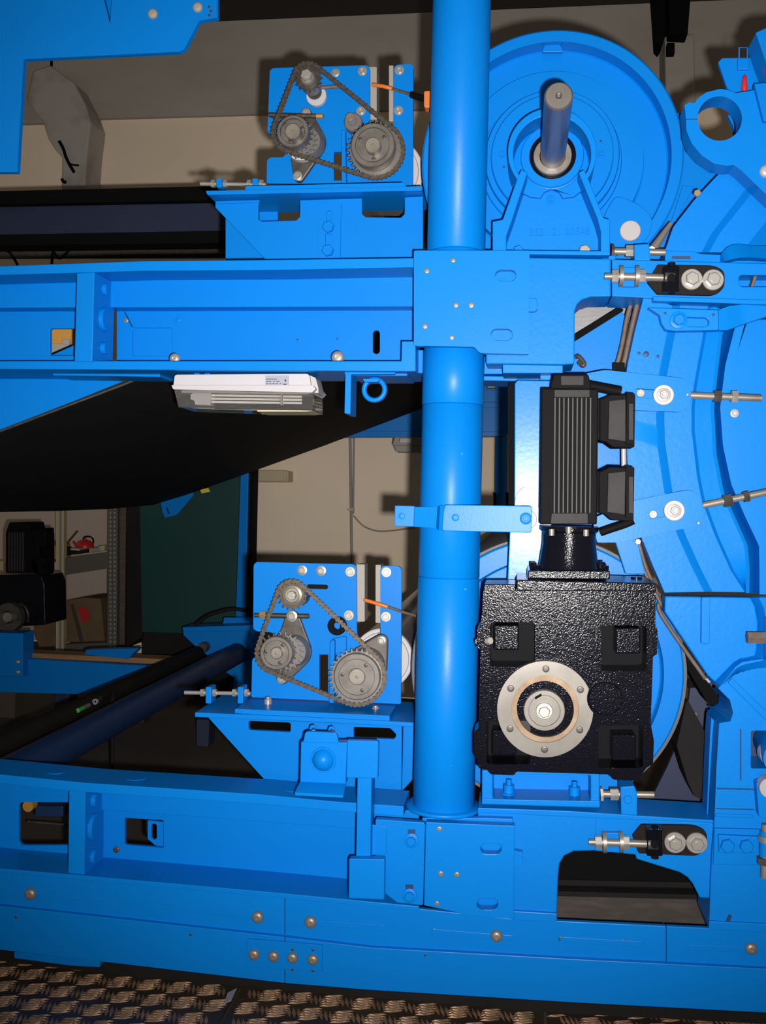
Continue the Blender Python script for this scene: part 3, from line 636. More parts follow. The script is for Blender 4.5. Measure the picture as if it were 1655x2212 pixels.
bolt(lsp, 889, 1816, .002, 16, 'hexw', 'blue'); bolt(lsp, 885, 1935, .002, 16, 'hexw', 'blue')
plate('slot_shade', rect(881, 1792, 897, 1803), .003, .003, 'navy2', lsp, bev=0)  # dark patches paint the shade inside the two slots
plate('slot_shade', rect(876, 1911, 893, 1920), .003, .003, 'navy2', lsp, bev=0)
# ------------------------------------------------------------------ lower frame casting with the big opening
lf = thing('frame_casting', 'blue cast lower frame with a large dark arched opening', 'casting', P(1300, 1990, .1))
plate('casting_body', [(1032, 1752), (1150, 1756), (1290, 1763), (1378, 1768), (1540, 1778), (1544, 1784), (1537, 1941), (1512, 1940), (1497, 1910), (1486, 1896), (1469, 1885), (1375, 1856), (1373, 1847), (1284, 1838), (1240, 1839), (1219, 1849), (1209, 1866), (1206, 1890), (1202, 1992), (1095, 1986), (1032, 1980)], .045, .13, CAST, lf, bev=.003)
plate('top_deck', [(1032, 1745), (1230, 1752), (1378, 1762), (1542, 1772), (1542, 1779), (1032, 1756)], .042, .13, 'blue', lf, bev=.002)
plate('foot_strip', [(1105, 1968), (1203, 1974), (1203, 1992), (1105, 1988)], .035, .02, 'blue', lf)
plate('seam_pad', [(1287, 1763), (1378, 1768), (1376, 1846), (1287, 1838)], .0435, .006, 'blue', lf)
dk = thing('opening_board', 'dark brown board low inside the big arched opening', 'board', P(1370, 2000, .35))
plate('board_sheet', [(1190, 1934), (1560, 1944), (1560, 2110), (1190, 2095)], .30, .03, 'board_brown', dk)
plate('board_batten', [(1190, 1925), (1560, 1935), (1560, 1945), (1190, 1936)], .29, .03, 'rubber', dk)
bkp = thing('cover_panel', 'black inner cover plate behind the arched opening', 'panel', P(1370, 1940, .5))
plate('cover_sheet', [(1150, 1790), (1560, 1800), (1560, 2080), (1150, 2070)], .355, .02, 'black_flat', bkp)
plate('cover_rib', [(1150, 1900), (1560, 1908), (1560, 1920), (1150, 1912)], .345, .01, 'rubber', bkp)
# ------------------------------------------------------------------ lower right column casting
rcst = thing('column_casting', 'large blue cast column at the lower right with a round nose', 'casting', P(1610, 2005, .1))
plate('column_body', [(1554, 1562), (1578, 1558), (1584, 1540), (1577, 1512), (1552, 1487), (1562, 1475), (1590, 1440), (1604, 1430), (1640, 1424), (1950, 1420), (1950, 2028), (1532, 2006), (1538, 1850), (1543, 1790), (1548, 1660)], .03, .14, CAST, rcst, holes=[rc(rect(1622, 1578, 1680, 1660), 5)], bev=.003)
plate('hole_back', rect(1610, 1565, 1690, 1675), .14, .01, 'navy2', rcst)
loft('rounded_nose', [[(1532, 1526, .15), (1545, 1530, .17), (1556, 1522, .17), (1557, 1506, .17), (1545, 1490, .16)], [(1555, 1560, .03), (1575, 1558, .03), (1584, 1545, .03), (1578, 1514, .03), (1553, 1484, .03)]], 'blue', rcst, t=.02)
plate('inner_rail', [(1537, 1550), (1543, 1556), (1540, 1590), (1530, 1760), (1527, 1760), (1534, 1590)], .085, .06, 'blue', rcst)
plate('seam', [(1549, 1702), (1630, 1704), (1630, 1707), (1549, 1705)], .0285, .003, 'navy2', rcst, bev=0)  # dark strips paint the shade in the column seams
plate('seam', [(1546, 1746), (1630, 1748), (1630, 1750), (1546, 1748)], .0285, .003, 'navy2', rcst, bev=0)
plate('foot_weld', [(1546, 1758), (1628, 1761), (1628, 1768), (1545, 1765)], .026, .01, 'blue', rcst)
plate('groove_shade', rect(1599, 1575, 1602, 1685), .0285, .003, 'navy2', rcst, bev=0)  # painted line of shade, nothing is cut into the column
plate('raised_panel', [(1544, 1790), (1552, 1790), (1950, 1800), (1950, 1872), (1541, 1868)], .022, .012, 'blue', rcst)
bpk = plate('bolt_pad', [(1552, 1804), (1640, 1808), (1640, 1842), (1554, 1842)], .012, .014, 'blue', rcst)
bolt(rcst, 1571, 1826, .010, 15, 'hex', 'blue'); bolt(rcst, 1612, 1827, .010, 15, 'hex', 'blue')
plate('oval_mark', slot(1577, 1980, 1572, 1992, 8), .028, .004, 'navy2', rcst, bev=0)
plate('foot_lip', [(1532, 1990), (1950, 2011), (1950, 2029), (1532, 2008)], .024, .02, 'blue', rcst)
plate('diagonal_rib', [(1573, 1475), (1583, 1465), (1690, 1570), (1690, 1592)], .022, .012, 'blue', rcst)
rp = thing('pipe_elbow', 'blue pipe end with silver flange bolts at the right edge', 'pipe', P(1660, 1720, 0))
rod('elbow_pipe', (1665, 1600, .10), (1690, 1640, -.06), 36, 'blue', rp)
plate('flange_block', rc([(1634, 1690), (1690, 1680), (1690, 1770), (1640, 1766)], 6), .0, .05, 'blue', rp)
disc('flange_disc', 1668, 1632, -.02, 24, .03, 'zinc_white', rp); disc('flange_disc', 1664, 1703, -.02, 22, .03, 'zinc_white', rp)
eb = thing('vertical_eye_bolt', 'vertical steel adjusting bolt at the lower right edge', 'bolt', P(1652, 1898, 0))
rod('bolt_shank', (1655, 1780, .0), (1652, 1896, .0), 9, 'steel', eb); rod('collar', (1655, 1806, .0), (1654, 1818, .0), 16, 'steel', eb); rod('nut', (1653, 1852, .0), (1653, 1866, .0), 18, 'steel_dark', eb, n=6)
rod('sleeve', (1655, 1795, .0), (1654, 1850, .0), 13, 'blue', eb)
hx = thing('hexagon_rod', 'dark steel hexagon rod poking in from the right edge', 'rod', P(1640, 1385, 0))
rod('hex_bar', (1614, 1377, .0), (1950, 1379, .0), 14, 'brown_seal', hx, n=6); plate('hex_collar', rect(1655, 1335, 1690, 1428), -.012, .022, 'blue', hx)
# ------------------------------------------------------------------ upper half of the right cover
BY = .055
mc = thing('drum_cover_casting', 'curved blue drum cover casting with stepped rings at right', 'casting', P(1500, 1280, .1))
def off(l, dx, Y): return [(x+dx, y, Y) for x, y in l]
L1 = [(1470, 660), (1459, 718), (1441, 811), (1435, 892), (1437, 955), (1453, 1063), (1475, 1139), (1484, 1162), (1513, 1226), (1539, 1278)]
LB = [(1391, 640), (1372, 715), (1354, 797), (1352, 850), (1353, 920), (1356, 1000), (1366, 1080), (1388, 1165), (1410, 1220), (1436, 1280)]
L2 = [(1530, 660), (1520, 716), (1499, 832), (1494, 880), (1494, 930), (1506, 1030), (1515, 1076), (1536, 1134), (1546, 1160), (1579, 1233), (1609, 1279)]
L3 = [(1572, 670), (1560, 730), (1548, 830), (1543, 880), (1548, 980), (1564, 1063), (1594, 1129), (1616, 1179), (1620, 1230), (1619, 1281)]
L4 = [(1596, 690), (1588, 703), (1566, 790), (1555, 880), (1561, 963), (1579, 1046), (1609, 1116), (1639, 1179), (1640, 1230), (1640, 1284)]
L5 = [(1616, 680), (1607, 705), (1583, 800), (1574, 880), (1578, 960), (1593, 1030), (1629, 1119), (1672, 1185), (1690, 1220), (1700, 1285)]
loft('stepped_cover', [[(x, y, BY) for x, y in LB], off(L1, -18, BY), off(L1, -14, BY+.003), off(L1, 0, BY+.016), off(L2, 0, BY+.016), off(L2, 7, BY+.026), off(L3, -8, BY+.012), off(L3, 0, BY+.016)], CAST, mc, n=48, t=.05)
loft('rim_ring', [off(L3, 1, BY+.02), off(L4, 0, BY+.075)], 'blue', mc, n=48, t=.02)
loft('rim_face', [off(L4, 1, BY+.02), off(L5, 0, BY+.02)], 'blue', mc, n=48, t=.05)
dsk = [(1616, 690), (1576, 810), (1566, 880), (1570, 960), (1585, 1030), (1622, 1119), (1668, 1185), (1690, 1240), (1720, 1285), (1950, 1285), (1950, 690)]
plate('cover_disc', dsk, BY+.045, .02, 'blue', mc)
for x, y, r in ((1380, 763, 3.5), (1396, 765, 6), (1421, 770, 3.5)): bolt(mc, x, y, BY-.001, r, 'screw', 'navy2')
bolt(mc, 1587, 893, BY+.043, 9, 'hexw', 'zinc_white')
lw = thing('ribbed_casting', 'lower blue cover half with a vertical rib under the curved casting', 'casting', P(1540, 1470, .1))
plate('cover_face', [(1437, 1288), (1622, 1291), (1632, 1310), (1638, 1345), (1636, 1400), (1632, 1420), (1600, 1424), (1586, 1432), (1545, 1474), (1529, 1459), (1436, 1322)], BY, .05, CAST, lw, bev=.003)
plate('cover_rib', rc([(1516, 1290), (1535, 1290), (1533, 1391), (1515, 1391)], 4), BY-.014, .016, 'blue', lw)
loft('rolled_edge', [[(1622, 1291, BY), (1634, 1318, BY), (1638, 1350, BY), (1633, 1415, BY), (1600, 1424, BY), (1586, 1432, BY), (1545, 1474, BY)], [(1640, 1291, .03), (1652, 1318, .02), (1656, 1370, .02), (1656, 1432, .02), (1608, 1440, .02), (1592, 1448, .02), (1558, 1482, .03)], [(1950, 1291, .05), (1950, 1318, .05), (1950, 1370, .05), (1950, 1455, .05), (1610, 1452, .05), (1596, 1460, .05), (1564, 1490, .05)]], 'blue', lw, n=30)
tcst = thing('diagonal_casting', 'diagonal blue cover casting below the round clamp at upper right', 'casting', P(1540, 545, .1))
A1 = [(1566, 362), (1500, 432), (1455, 490), (1436, 545)]
A2 = [(1628, 400), (1609, 411), (1535, 507), (1516, 545)]
A3 = [(1632, 404), (1626, 415), (1553, 507), (1532, 545)]
A4 = [(1690, 440), (1658, 475), (1617, 526), (1605, 545)]
loft('cover_face', [[(x, y, .08) for x, y in A1], [(x, y, .08) for x, y in A2], [(x, y, .095) for x, y in A3], [(x, y, .095) for x, y in A4], [(x+40, y, .12) for x, y in A4]], CAST, tcst, n=24, t=.04)
for x, y in ((1506, 418), (1580, 368)): bolt(tcst, x, y, .075, 8, 'hex', 'gold_zinc')
wbp = thing('web_plate', 'flat blue web plate behind the upper wheel and the right cover', 'plate', P(1500, 560, .16))
plate('web_sheet', [(1464, 243), (1482, 246), (1484, 285), (1500, 325), (1530, 352), (1600, 362), (1950, 380), (1950, 581), (1345, 572), (1400, 515), (1438, 455), (1458, 395), (1466, 330)], .24, .02, 'blue', wbp)
plate('web_strip', [(1475, 400), (1500, 402), (1460, 478), (1448, 485)], .232, .008, 'blue', wbp)
plate('web_guard', [(1572, 248), (1950, 246), (1950, 385), (1600, 366), (1590, 300), (1584, 272)], .24, .02, 'blue', wbp)
# round clamp casting
rcl = thing('round_clamp', 'blue cast clamp with a large round hole at upper right', 'clamp', P(1580, 380, 0))
plate('clamp_body', [(1479, 227), (1490, 221), (1499, 223), (1512, 209), (1527, 199), (1556, 192), (1577, 195), (1590, 201), (1615, 197), (1640, 192), (1950, 190), (1950, 480), (1720, 480), (1655, 419), (1600, 366), (1586, 356), (1571, 358), (1543, 353), (1516, 335), (1494, 309), (1483, 281), (1482, 256)], .0, .06, 'blue', rcl, holes=[circ(1555, 256, 48, 40)], bev=.002)
bolt(rcl, 1655, 370, -.002, 14, 'dome', 'zinc_white')
plate('split_shade', [(1482, 257), (1507, 256), (1507, 258), (1482, 259)], -.0006, .002, 'navy2', rcl, bev=0)  # thin dark strip paints the shade in the clamp split
plate('clamp_rib', [(1630, 180), (1950, 160), (1950, 300), (1650, 260)], -.015, .02, 'blue', rcl)
fg_ = thing('latch_plate', 'blue plate with a wire clip and red lever above the round clamp', 'latch', P(1600, 200, .08))
plate('plate_sheet', [(1552, 134), (1560, 125), (1643, 124), (1660, 150), (1668, 215), (1580, 215)], .075, .012, 'blue', fg_)
cable('wire_clip', [(1597, 132, .07), (1597, 103, .065), (1615, 103, .065), (1615, 132, .07)], 1.4, 'blue', fg_, sub=1)
plate('clip_base', rc(rect(1594, 126, 1619, 150), 3), .068, .008, 'blue', fg_)
mbr = MB().lathe(P(1608, 197, .062), (0, 0, 1), [(0, -.002), (.005, 0), (.0065, .006), (.0055, .02), (.004, .032), (0, .036)], 18)
ob('red_lever', mbr, 'red', fg_, smooth=50)
cpl = thing('corner_casting', 'blue casting edge cutting the upper right corner', 'casting', P(1680, 190, 0))
plate('casting_body', [(1633, 70), (1655, 60), (1950, 45), (1950, 158), (1664, 158), (1650, 120)], -.02, .08, 'blue', cpl)
plate('casting_step', [(1660, 66), (1950, 50), (1950, 145), (1668, 130)], -.03, .012, 'blue', cpl)
# ================================================================== upper drum and bearing
dr = thing('drum', 'big blue grooved drum disc with a silver plug behind the upper bearing', 'drum', P(1190, 625, .3))
turned('drum_disc', 1190, 345, .175, [(0, .012), (150, .012), (152, .018), (197, .018), (198, .045), (202, .048), (250, .048), (253, .044), (254, 0), (276, 0), (280, .004), (280, .056), (0, .056)], 'blue', dr, 128, smooth=25)
s = S(1190, 345, .225); c = P(1190, 345, .225)
ob('drum_shell', MB().cyl((c.x, .226, c.z), (c.x, 2.6, c.z), 262*s, 96), 'brushed', dr, smooth=40)
plate('ring_stop', rc([(1302, 470), (1330, 420), (1380, 440), (1412, 470), (1404, 510), (1372, 540), (1340, 545), (1312, 520)], 18), .172, .03, 'blue', dr)
disc('plug', 1362, 498, .166, 22, .03, 'zinc_white', dr)
plate('lifting_notch', circ(1194, 112, 22, 12, math.pi, 2*math.pi), .192, .012, 'bluecast', dr)
bh = thing('bearing_housing', 'blue cast pillow block carrying the projecting shaft', 'bearing', P(1190, 548, .1))
turned('rear_cover', 1192, 338, .168, [(0, -.012), (128, -.012), (130, -.010), (131, .0), (142, .0), (144, .004), (144, .018), (0, .018)], 'blue', bh, 96)
ringc = (1194, 332)
arc_o = circ(1193, 328, 96, 40, math.radians(180-38), math.radians(360+38))
arc_i = circ(1193, 333, 84, 36, math.radians(180-33), math.radians(360+33))
plate('housing_rim', arc_o+arc_i[::-1], .03, .126, 'blue', bh, bev=.002)
turned('housing_bore', 1193, 337, .10, [(48, 0), (66, 0), (68, .004), (86, .008), (86, .05), (48, .05), (48, 0)], 'blue', bh, 72)
plate('leg', [(1118, 384), (1126, 366), (1140, 372), (1108, 470), (1094, 510), (1094, 548), (1064, 548), (1064, 478), (1086, 474)], .03, .10, 'blue', bh, bev=.002)
plate('leg', [(1262, 366), (1250, 372), (1290, 470), (1298, 500), (1298, 548), (1318, 548), (1318, 474), (1304, 470), (1272, 388)], .03, .10, 'blue', bh, bev=.002)
plate('web_face', [(1110, 395), (1140, 372), (1175, 392), (1210, 392), (1250, 372), (1285, 440), (1302, 500), (1302, 548), (1090, 548), (1090, 500)], .105, .04, CAST, bh, bev=.001)
plate('web_step', [(1120, 412), (1145, 424), (1168, 427), (1176, 414), (1192, 408), (1208, 414), (1216, 427), (1240, 424), (1262, 408)]+circ(1193, 337, 72, 14, math.radians(35), math.radians(145)), .092, .02, 'blue', bh, bev=.001)
plate('foot', [(1064, 540), (1318, 542), (1318, 551), (1064, 548)], .028, .12, 'blue', bh)
for x, y, r in ((1085, 334, 8), (1300, 333, 8), (1191, 431, 9)): bolt(bh, x, y, .154 if r == 8 else .090, r, 'sock', 'blue')
for x, y in ((1089, 361), (1298, 305)): bolt(bh, x, y, .155, 2.5, 'screw', 'navy2')
bolt(bh, 1263, 543, .085, 13, 'hex', 'zinc'); bolt(bh, 1120, 543, .085, 12, 'hex', 'blue')
disc('seal_ring', 1194, 336, .097, 50, .02, 'black_gloss', bh)
turned('bearing_race', 1194, 336, .088, [(28, 0), (40, 0), (41, .002), (41, .02), (28, .02), (28, 0)], 'steel', bh)
tx = bpy.data.curves.new('cast_number', 'FONT'); tx.body = '352 121 20548'; tx.extrude = .003; tx.align_x = 'CENTER'; tx.align_y = 'CENTER'; tx.size = 1.0
txo = bpy.data.objects.new('tmp_text', tx); COL.objects.link(txo); bpy.context.view_layer.update()
tm = bpy.data.meshes.new_from_object(txo); bpy.data.objects.remove(txo)
xs_ = [v.co.x for v in tm.vertices]; wd = max(xs_)-min(xs_); sc_ = 128*S(1209, 500, .104)/wd
for v in tm.vertices: v.co = Vector((v.co.x*sc_, -v.co.z, v.co.y*sc_*1.05))
tm.materials.append(MAT['blue']); to = bpy.data.objects.new('cast_number', tm); COL.objects.link(to); setloc(to, P(1209, 501, .1042), bh); to.rotation_euler = (0, -.005, 0)
us = thing('projecting_shaft', 'bare steel shaft end projecting from the upper bearing', 'shaft', P(1194, 360, 0))
c = P(1194, 342, .10); r = 31*S(1194, 216, -.24)
ob('shaft_bar', MB().lathe((c.x, -.25, c.z), (0, 1, 0), [(0, .004), (.004, .004), (.0045, 0), (r-.003, 0), (r, .003), (r, .34), (0, .34)], 48), 'shaft', us, smooth=30)
ob('shaft_face', MB().lathe((c.x, -.2508, c.z), (0, 1, 0), [(0, 0), (r-.003, 0), (r-.003, .001), (0, .001)], 40), 'flange_steel', us, smooth=30)
ob('center_hole', MB().lathe((c.x, -.2525, c.z), (0, 1, 0), [(0, .004), (.0055, 0), (.0065, .0), (.0065, .006), (0, .006)], 20), 'steel_dark', us, smooth=30)
# steel lever and adjusting bolt near it
lv = thing('steel_lever', 'short tapered steel bar beside the upper adjusting bolt', 'bar', P(1410, 545, .1))
ob('lever_bar', MB().cyl(P(1450, 482, .13), P(1410, 540, .12), 5*S(1450, 482, .13), 16, 10*S(1410, 540, .12)), 'steel', lv, smooth=40)
rod('lever_pin', (1408, 541, .10), (1408, 541, .13), 8, 'gold_zinc', lv)
def adjuster(label, x0, x1, y, blk, Y, headx, nutx):
    t = thing('adjusting_bolt', label, 'bolt', P((x0+x1)/2, y+12, Y), 'steel adjusting bolts on the frame castings')
    rod('bolt_shank', (x0, y, Y), (x1, y+2, Y), 7.5, 'steel', t)
    rod('bolt_head', (headx, y, Y), (headx+6, y, Y), 15, 'steel_dark' if Y > .05 else 'zinc_white', t, n=6)
    rod('lock_nut', (nutx, y, Y), (nutx+18, y, Y), 13.5, 'zinc', t, n=6)
    b_ = plate('threaded_block', rc(blk, 3), Y-.03, .06, 'blue', t, bev=.002)
    return t
adjuster('steel adjusting bolt in a blue block below the silver drum plug', 1325, 1437, 543, [(1370, 528), (1403, 526), (1406, 562), (1371, 562)], .07, 1321, 1352)
t = adjuster('steel adjusting bolt in a blue block under the gearbox', 1302, 1413, 1715, [(1341, 1700), (1371, 1698), (1377, 1714), (1377, 1762), (1342, 1760)], .05, 1297, 1318)
disc('block_boss', 1357, 1728, .015, 9, .01, 'blue', t)
# ================================================================== chain drives
def sprocket(name, x, y, Y, r_out, teeth, t, m, parent, depth=.16):
    s = S(x, y, Y); pts = []
    for i in range(teeth):
        a = 2*math.pi*i/teeth; st = 2*math.pi/teeth
        for f, rr in ((-.42, 1-depth*.9), (-.22, 1-depth*.8), (-.08, 1), (.08, 1), (.22, 1-depth*.8)):
            pts.append((x+r_out*rr*math.cos(a+f*st), y+r_out*rr*math.sin(a+f*st)))
    return plate(name, pts, Y, t, m, parent, bev=0)
LINKS = {}
def link_mesh(kind):
    if kind in LINKS: return LINKS[kind]
    mb = MB(); p = 1.0
    ys = (.0034, .0048) if kind == 'outer' else (.0018, .0032)
    def fig(yy, sgn):
        pts = []
        for k in range(9):
            a = -math.pi/2+math.pi*k/8; pts.append((.5+.52*math.cos(a), .56*math.sin(a)))
        pts.append((0, .26))
        for k in range(9):
            a = math.pi/2+math.pi*k/8; pts.append((-.5+.52*math.cos(a), .56*math.sin(a)))
        pts.append((0, -.26))
        return pts
    for sg in (-1, 1):
        f = [(u*PITCHM, sg*ys[0], v*PITCHM) for u, v in fig(0, 1)]
        mb.prism(f, (0, sg*(ys[1]-ys[0]), 0))
    if kind == 'outer':
        for u in (-.5, .5): mb.lathe((u*PITCHM, -.0056, 0), (0, 1, 0), [(.20*PITCHM, 0), (.20*PITCHM, .0112)], 10)
    else:
        for u in (-.5, .5): mb.lathe((u*PITCHM, -.0018, 0), (0, 1, 0), [(.33*PITCHM, 0), (.33*PITCHM, .0036)], 10)
    me = mesh_of('chain_link_'+kind, mb, Vector((0, 0, 0)), 35); me.materials.append(MAT['chain_steel']); LINKS[kind] = me; return me
PITCHM = .0102
def hull(pts):
    pts = sorted(set(pts)); 
    def half(ps):
        h = []
        for p in ps:
            while len(h) > 1 and (h[-1][0]-h[-2][0])*(p[1]-h[-2][1])-(h[-1][1]-h[-2][1])*(p[0]-h[-2][0]) <= 0: h.pop()
            h.append(p)
        return h
    a = half(pts); b = half(pts[::-1]); return a[:-1]+b[:-1]
def chain(parent, circles, Y, name='chain'):
    pts = []
    for x, y, r in circles: pts += [(round(a, 3), round(b, 3)) for a, b in circ(x, y, r, 72)]
    h = hull(pts); h.append(h[0]); w3 = [P(x, y, Y) for x, y in h]
    L = sum((w3[i+1]-w3[i]).length for i in range(len(w3)-1)); n = 2*round(L/PITCHM/2)
    q = resample(w3, n+1)
    c = bpy.data.objects.new(name, None); COL.objects.link(c); c.empty_display_size = .02; setloc(c, q[0], parent)
    for i in range(n):
        a, b = q[i], q[i+1]; d = b-a
        o = bpy.data.objects.new('chain_link', link_mesh('outer' if i % 2 else 'inner')); COL.objects.link(o)
        setloc(o, (a+b)/2, c); o.rotation_euler = (0, -math.atan2(d.z, d.x), 0)
def hub(parent, x, y, Y, r, bore, tip, screws, n_name='taper_hub', rot=0.3):
    turned(n_name, x, y, Y, [(0, 0), (bore, 0), (bore+.6, .002), (r*.74, .002), (r*.75, .006), (r*.78, .006), (r*.79, 0), (r*.96, 0), (r, .003), (r, .03), (0, .03)], 'steel_hub', parent, 56, smooth=25)
    turned('shaft_end', x, y, Y-tip, [(0, .004), (2.2, .004), (3.2, 0), (bore-1.5, 0), (bore, .002), (bore, tip+.01), (0, tip+.01)], 'steel', parent, 32)
    for k in range(3):
        a = rot+k*2.094; bolt(parent, x+r*.62*math.cos(a), y+r*.62*math.sin(a), Y-.0005, 4.2, 'screw', 'steel_dark', 'grub_screw')
def flange_bearing(parent, x, y, Y, r, ears, m='steel_dark'):
    pts = [(round(a, 3), round(b, 3)) for a, b in circ(x, y, r, 40)]
    for ex, ey, er in ears: pts += [(round(a, 3), round(b, 3)) for a, b in circ(ex, ey, er, 16)]
    plate('flange_bearing', hull(pts), Y, .016, m, parent, bev=.003)
    turned('bearing_collar', x, y, Y-.03, [(0, 0), (r*.72, 0), (r*.78, .006), (r*.85, .03), (0, .03)], 'cast_grey', parent, 40)
PYC = .30; CYC = .225
# ---- lower unit
lu = thing('chain_drive', 'lower chain drive unit with three sprockets on a notched blue plate', 'chain drive', P(700, 1525, .30), 'chain drive units on blue shelf brackets')
lp = [(548, 1220), (554, 1214), (764, 1219), (770, 1224), (771, 1370), (780, 1392), (806, 1396), (822, 1380), (822, 1228), (828, 1222), (862, 1223), (868, 1230), (866, 1521), (543, 1506), (545, 1424), (552, 1418), (585, 1418), (596, 1402), (588, 1366), (556, 1364), (547, 1358)]
plate('mounting_plate', rc(lp, 4), PYC, .012, 'blue', lu, holes=[slot(668, 1267, 704, 1268, 10), slot(552+16, 1330, 664, 1331, 11), rect(690, 1414, 709, 1496)])
for x, y in ((653, 1232), (694, 1233)): bolt(lu, x, y, PYC-.001, 11, 'hexw', 'zinc')
for x, y in ((757, 1235), (835, 1236), (754, 1329), (834, 1332)): bolt(lu, x, y, PYC-.001, 11, 'sock', 'zinc')
plate('guide_strip', rect(770, 1219, 788, 1343), PYC+.014, .05, 'plastic_grey', lu); plate('guide_strip', rect(811, 1220, 823, 1346), PYC+.014, .05, 'plastic_grey', lu)
flange_bearing(lu, 632, 1408, PYC-.016, 40, [(631, 1336, 16), (610, 1465, 14)])
bolt(lu, 631, 1331, PYC-.03, 12, 'hexw', 'zinc'); bolt(lu, 608, 1467, PYC-.018, 10, 'hexw', 'zinc')
rod('tension_rod', (550, 1329, PYC-.022), (668, 1331, PYC-.022), 5, 'chain_steel', lu); rod('tension_nut', (562, 1328, PYC-.022), (575, 1328, PYC-.022), 9, 'gold_zinc', lu, n=6)
turned('rubber_bush', 727, 1353, PYC-.02, [(8, 0), (18, 0), (20, .003), (20, .03), (8, .03), (8, 0)], 'black_matt', lu)
plate('vertical_rail', [(713, 1388), (717, 1382), (723, 1384), (721, 1519), (711, 1518)], PYC-.03, .03, 'blue', lu)
plate('bush_bracket', rc([(716, 1380), (748, 1374), (748, 1410), (722, 1412)], 4), PYC-.012, .012, 'blue', lu)
flange_bearing(lu, 790, 1440, PYC-.016, 46, [(823, 1385, 15)]); bolt(lu, 824, 1384, PYC-.02, 10, 'hexw', 'zinc')
sprocket('idler_sprocket', 631, 1287, CYC, 33, 17, .006, 'chain_steel', lu, .22)
turned('idler_hub', 631, 1286, CYC-.012, [(0, .008), (8, .008), (9, .006), (10, .0), (15, .0), (16, .002), (21, .004), (21, .05), (0, .05)], 'steel', lu); bolt(lu, 631, 1286, CYC-.008, 11, 'hex', 'zinc')
turned('idler_spacer', 640, 1290, PYC-.05, [(0, 0), (22, 0), (22, .05), (0, .05)], 'steel_dark', lu)
sprocket('driven_sprocket', 597, 1411, CYC, 43, 22, .006, 'chain_steel', lu, .2); sprocket('rear_sprocket', 611, 1409, CYC+.02, 45, 22, .006, 'cast_grey', lu, .2)
hub(lu, 597, 1411, CYC-.018, 36, 13, .012, 3, rot=-.9)
sprocket('drive_sprocket', 771, 1462, CYC, 62, 32, .007, 'steel_hub', lu, .13)
hub(lu, 771, 1462, CYC-.016, 51, 18, .006, 3, rot=-.9)
turned('sprocket_boss', 775, 1460, CYC+.006, [(0, 0), (42, 0), (42, .06), (0, .06)], 'steel_dark', lu)
chain(lu, [(631, 1287, 32), (597, 1411, 42), (771, 1462, 60.5)], CYC+.003)
# ---- upper unit
uu = thing('chain_drive', 'upper chain drive unit with three sprockets on a notched blue plate', 'chain drive', P(735, 395, .30), 'chain drive units on blue shelf brackets')
upp = [(583, 152), (590, 147), (793, 141), (799, 146), (799, 290), (808, 310), (836, 310), (850, 296), (851, 146), (857, 140), (888, 138), (893, 144), (892, 400), (576, 396), (577, 346), (584, 340), (612, 340), (622, 325), (612, 292), (584, 290), (578, 284)]
plate('mounting_plate', rc(upp, 4), PYC, .012, 'blue', uu, holes=[slot(690, 190, 732, 186, 9), slot(588, 250, 695, 251, 11), rect(721, 328, 739, 390)])
for x, y in ((725, 157),): bolt(uu, x, y, PYC-.001, 9, 'hexw', 'zinc')
for x, y in ((783, 154), (863, 152), (780, 240), (861, 239)): bolt(uu, x, y, PYC-.001, 10, 'sock', 'zinc')
plate('guide_strip', rect(798, 144, 814, 258), PYC+.014, .05, 'plastic_grey', uu); plate('guide_strip', rect(840, 141, 850, 262), PYC+.014, .05, 'plastic_grey', uu)
flange_bearing(uu, 663, 305, PYC-.016, 40, [(661, 244, 12), (645, 380, 12)])
bolt(uu, 661, 244, PYC-.018, 10, 'hexw', 'zinc'); bolt(uu, 643, 380, PYC-.018, 10, 'hexw', 'zinc')
rod('tension_rod', (581, 248, PYC-.022), (690, 251, PYC-.022), 5, 'chain_steel', uu); rod('rod_end', (684, 251, PYC-.022), (698, 251, PYC-.022), 6, 'gold_zinc', uu)
rod('idler_stud', (690, 190, PYC-.02), (740, 186, PYC-.02), 4, 'brown_seal', uu)
turned('rubber_bush', 762, 262, PYC-.03, [(0, 0), (8, 0), (9, .003), (18, .003), (20, .006), (20, .03), (0, .03)], 'cast_grey', uu); bolt(uu, 756, 253, PYC-.045, 9, 'sock', 'steel')
plate('vertical_rail', [(738, 280), (746, 280), (748, 396), (738, 396)], PYC-.02, .02, 'blue', uu)
disc('white_washer', 683, 206, PYC-.02, 22, .012, 'plastic_white', uu)
turned('idler_spacer', 678, 196, PYC-.03, [(0, 0), (16, 0), (16, .03), (0, .03)], 'steel_dark', uu)
sprocket('idler_sprocket', 666, 168, CYC-.012, 31, 17, .006, 'chain_steel', uu, .22)
turned('idler_hub', 664, 166, CYC-.032, [(0, .0), (13, .0), (16, .004), (18, .02), (20, .022), (20, .06), (0, .06)], 'steel', uu); bolt(uu, 663, 164, CYC-.034, 13, 'hex', 'zinc')
turned('white_spacer', 650, 312, PYC-.04, [(0, 0), (34, 0), (34, .02), (0, .02)], 'plastic_white', uu)
sprocket('driven_sprocket', 634, 288, CYC-.012, 42, 22, .006, 'chain_steel', uu, .2); sprocket('rear_sprocket', 644, 300, CYC+.016, 42, 22, .006, 'cast_grey', uu, .2)
hub(uu, 632, 283, CYC-.035, 35, 17, .028, 3, rot=-.3)
sprocket('drive_sprocket', 811, 324, CYC-.012, 62, 32, .007, 'steel_hub', uu, .13)
hub(uu, 805, 313, CYC-.045, 48, 17, .022, 3, rot=-.6)
chain(uu, [(666, 168, 30.5), (632, 287, 42), (811, 324, 60.5)], CYC-.009)
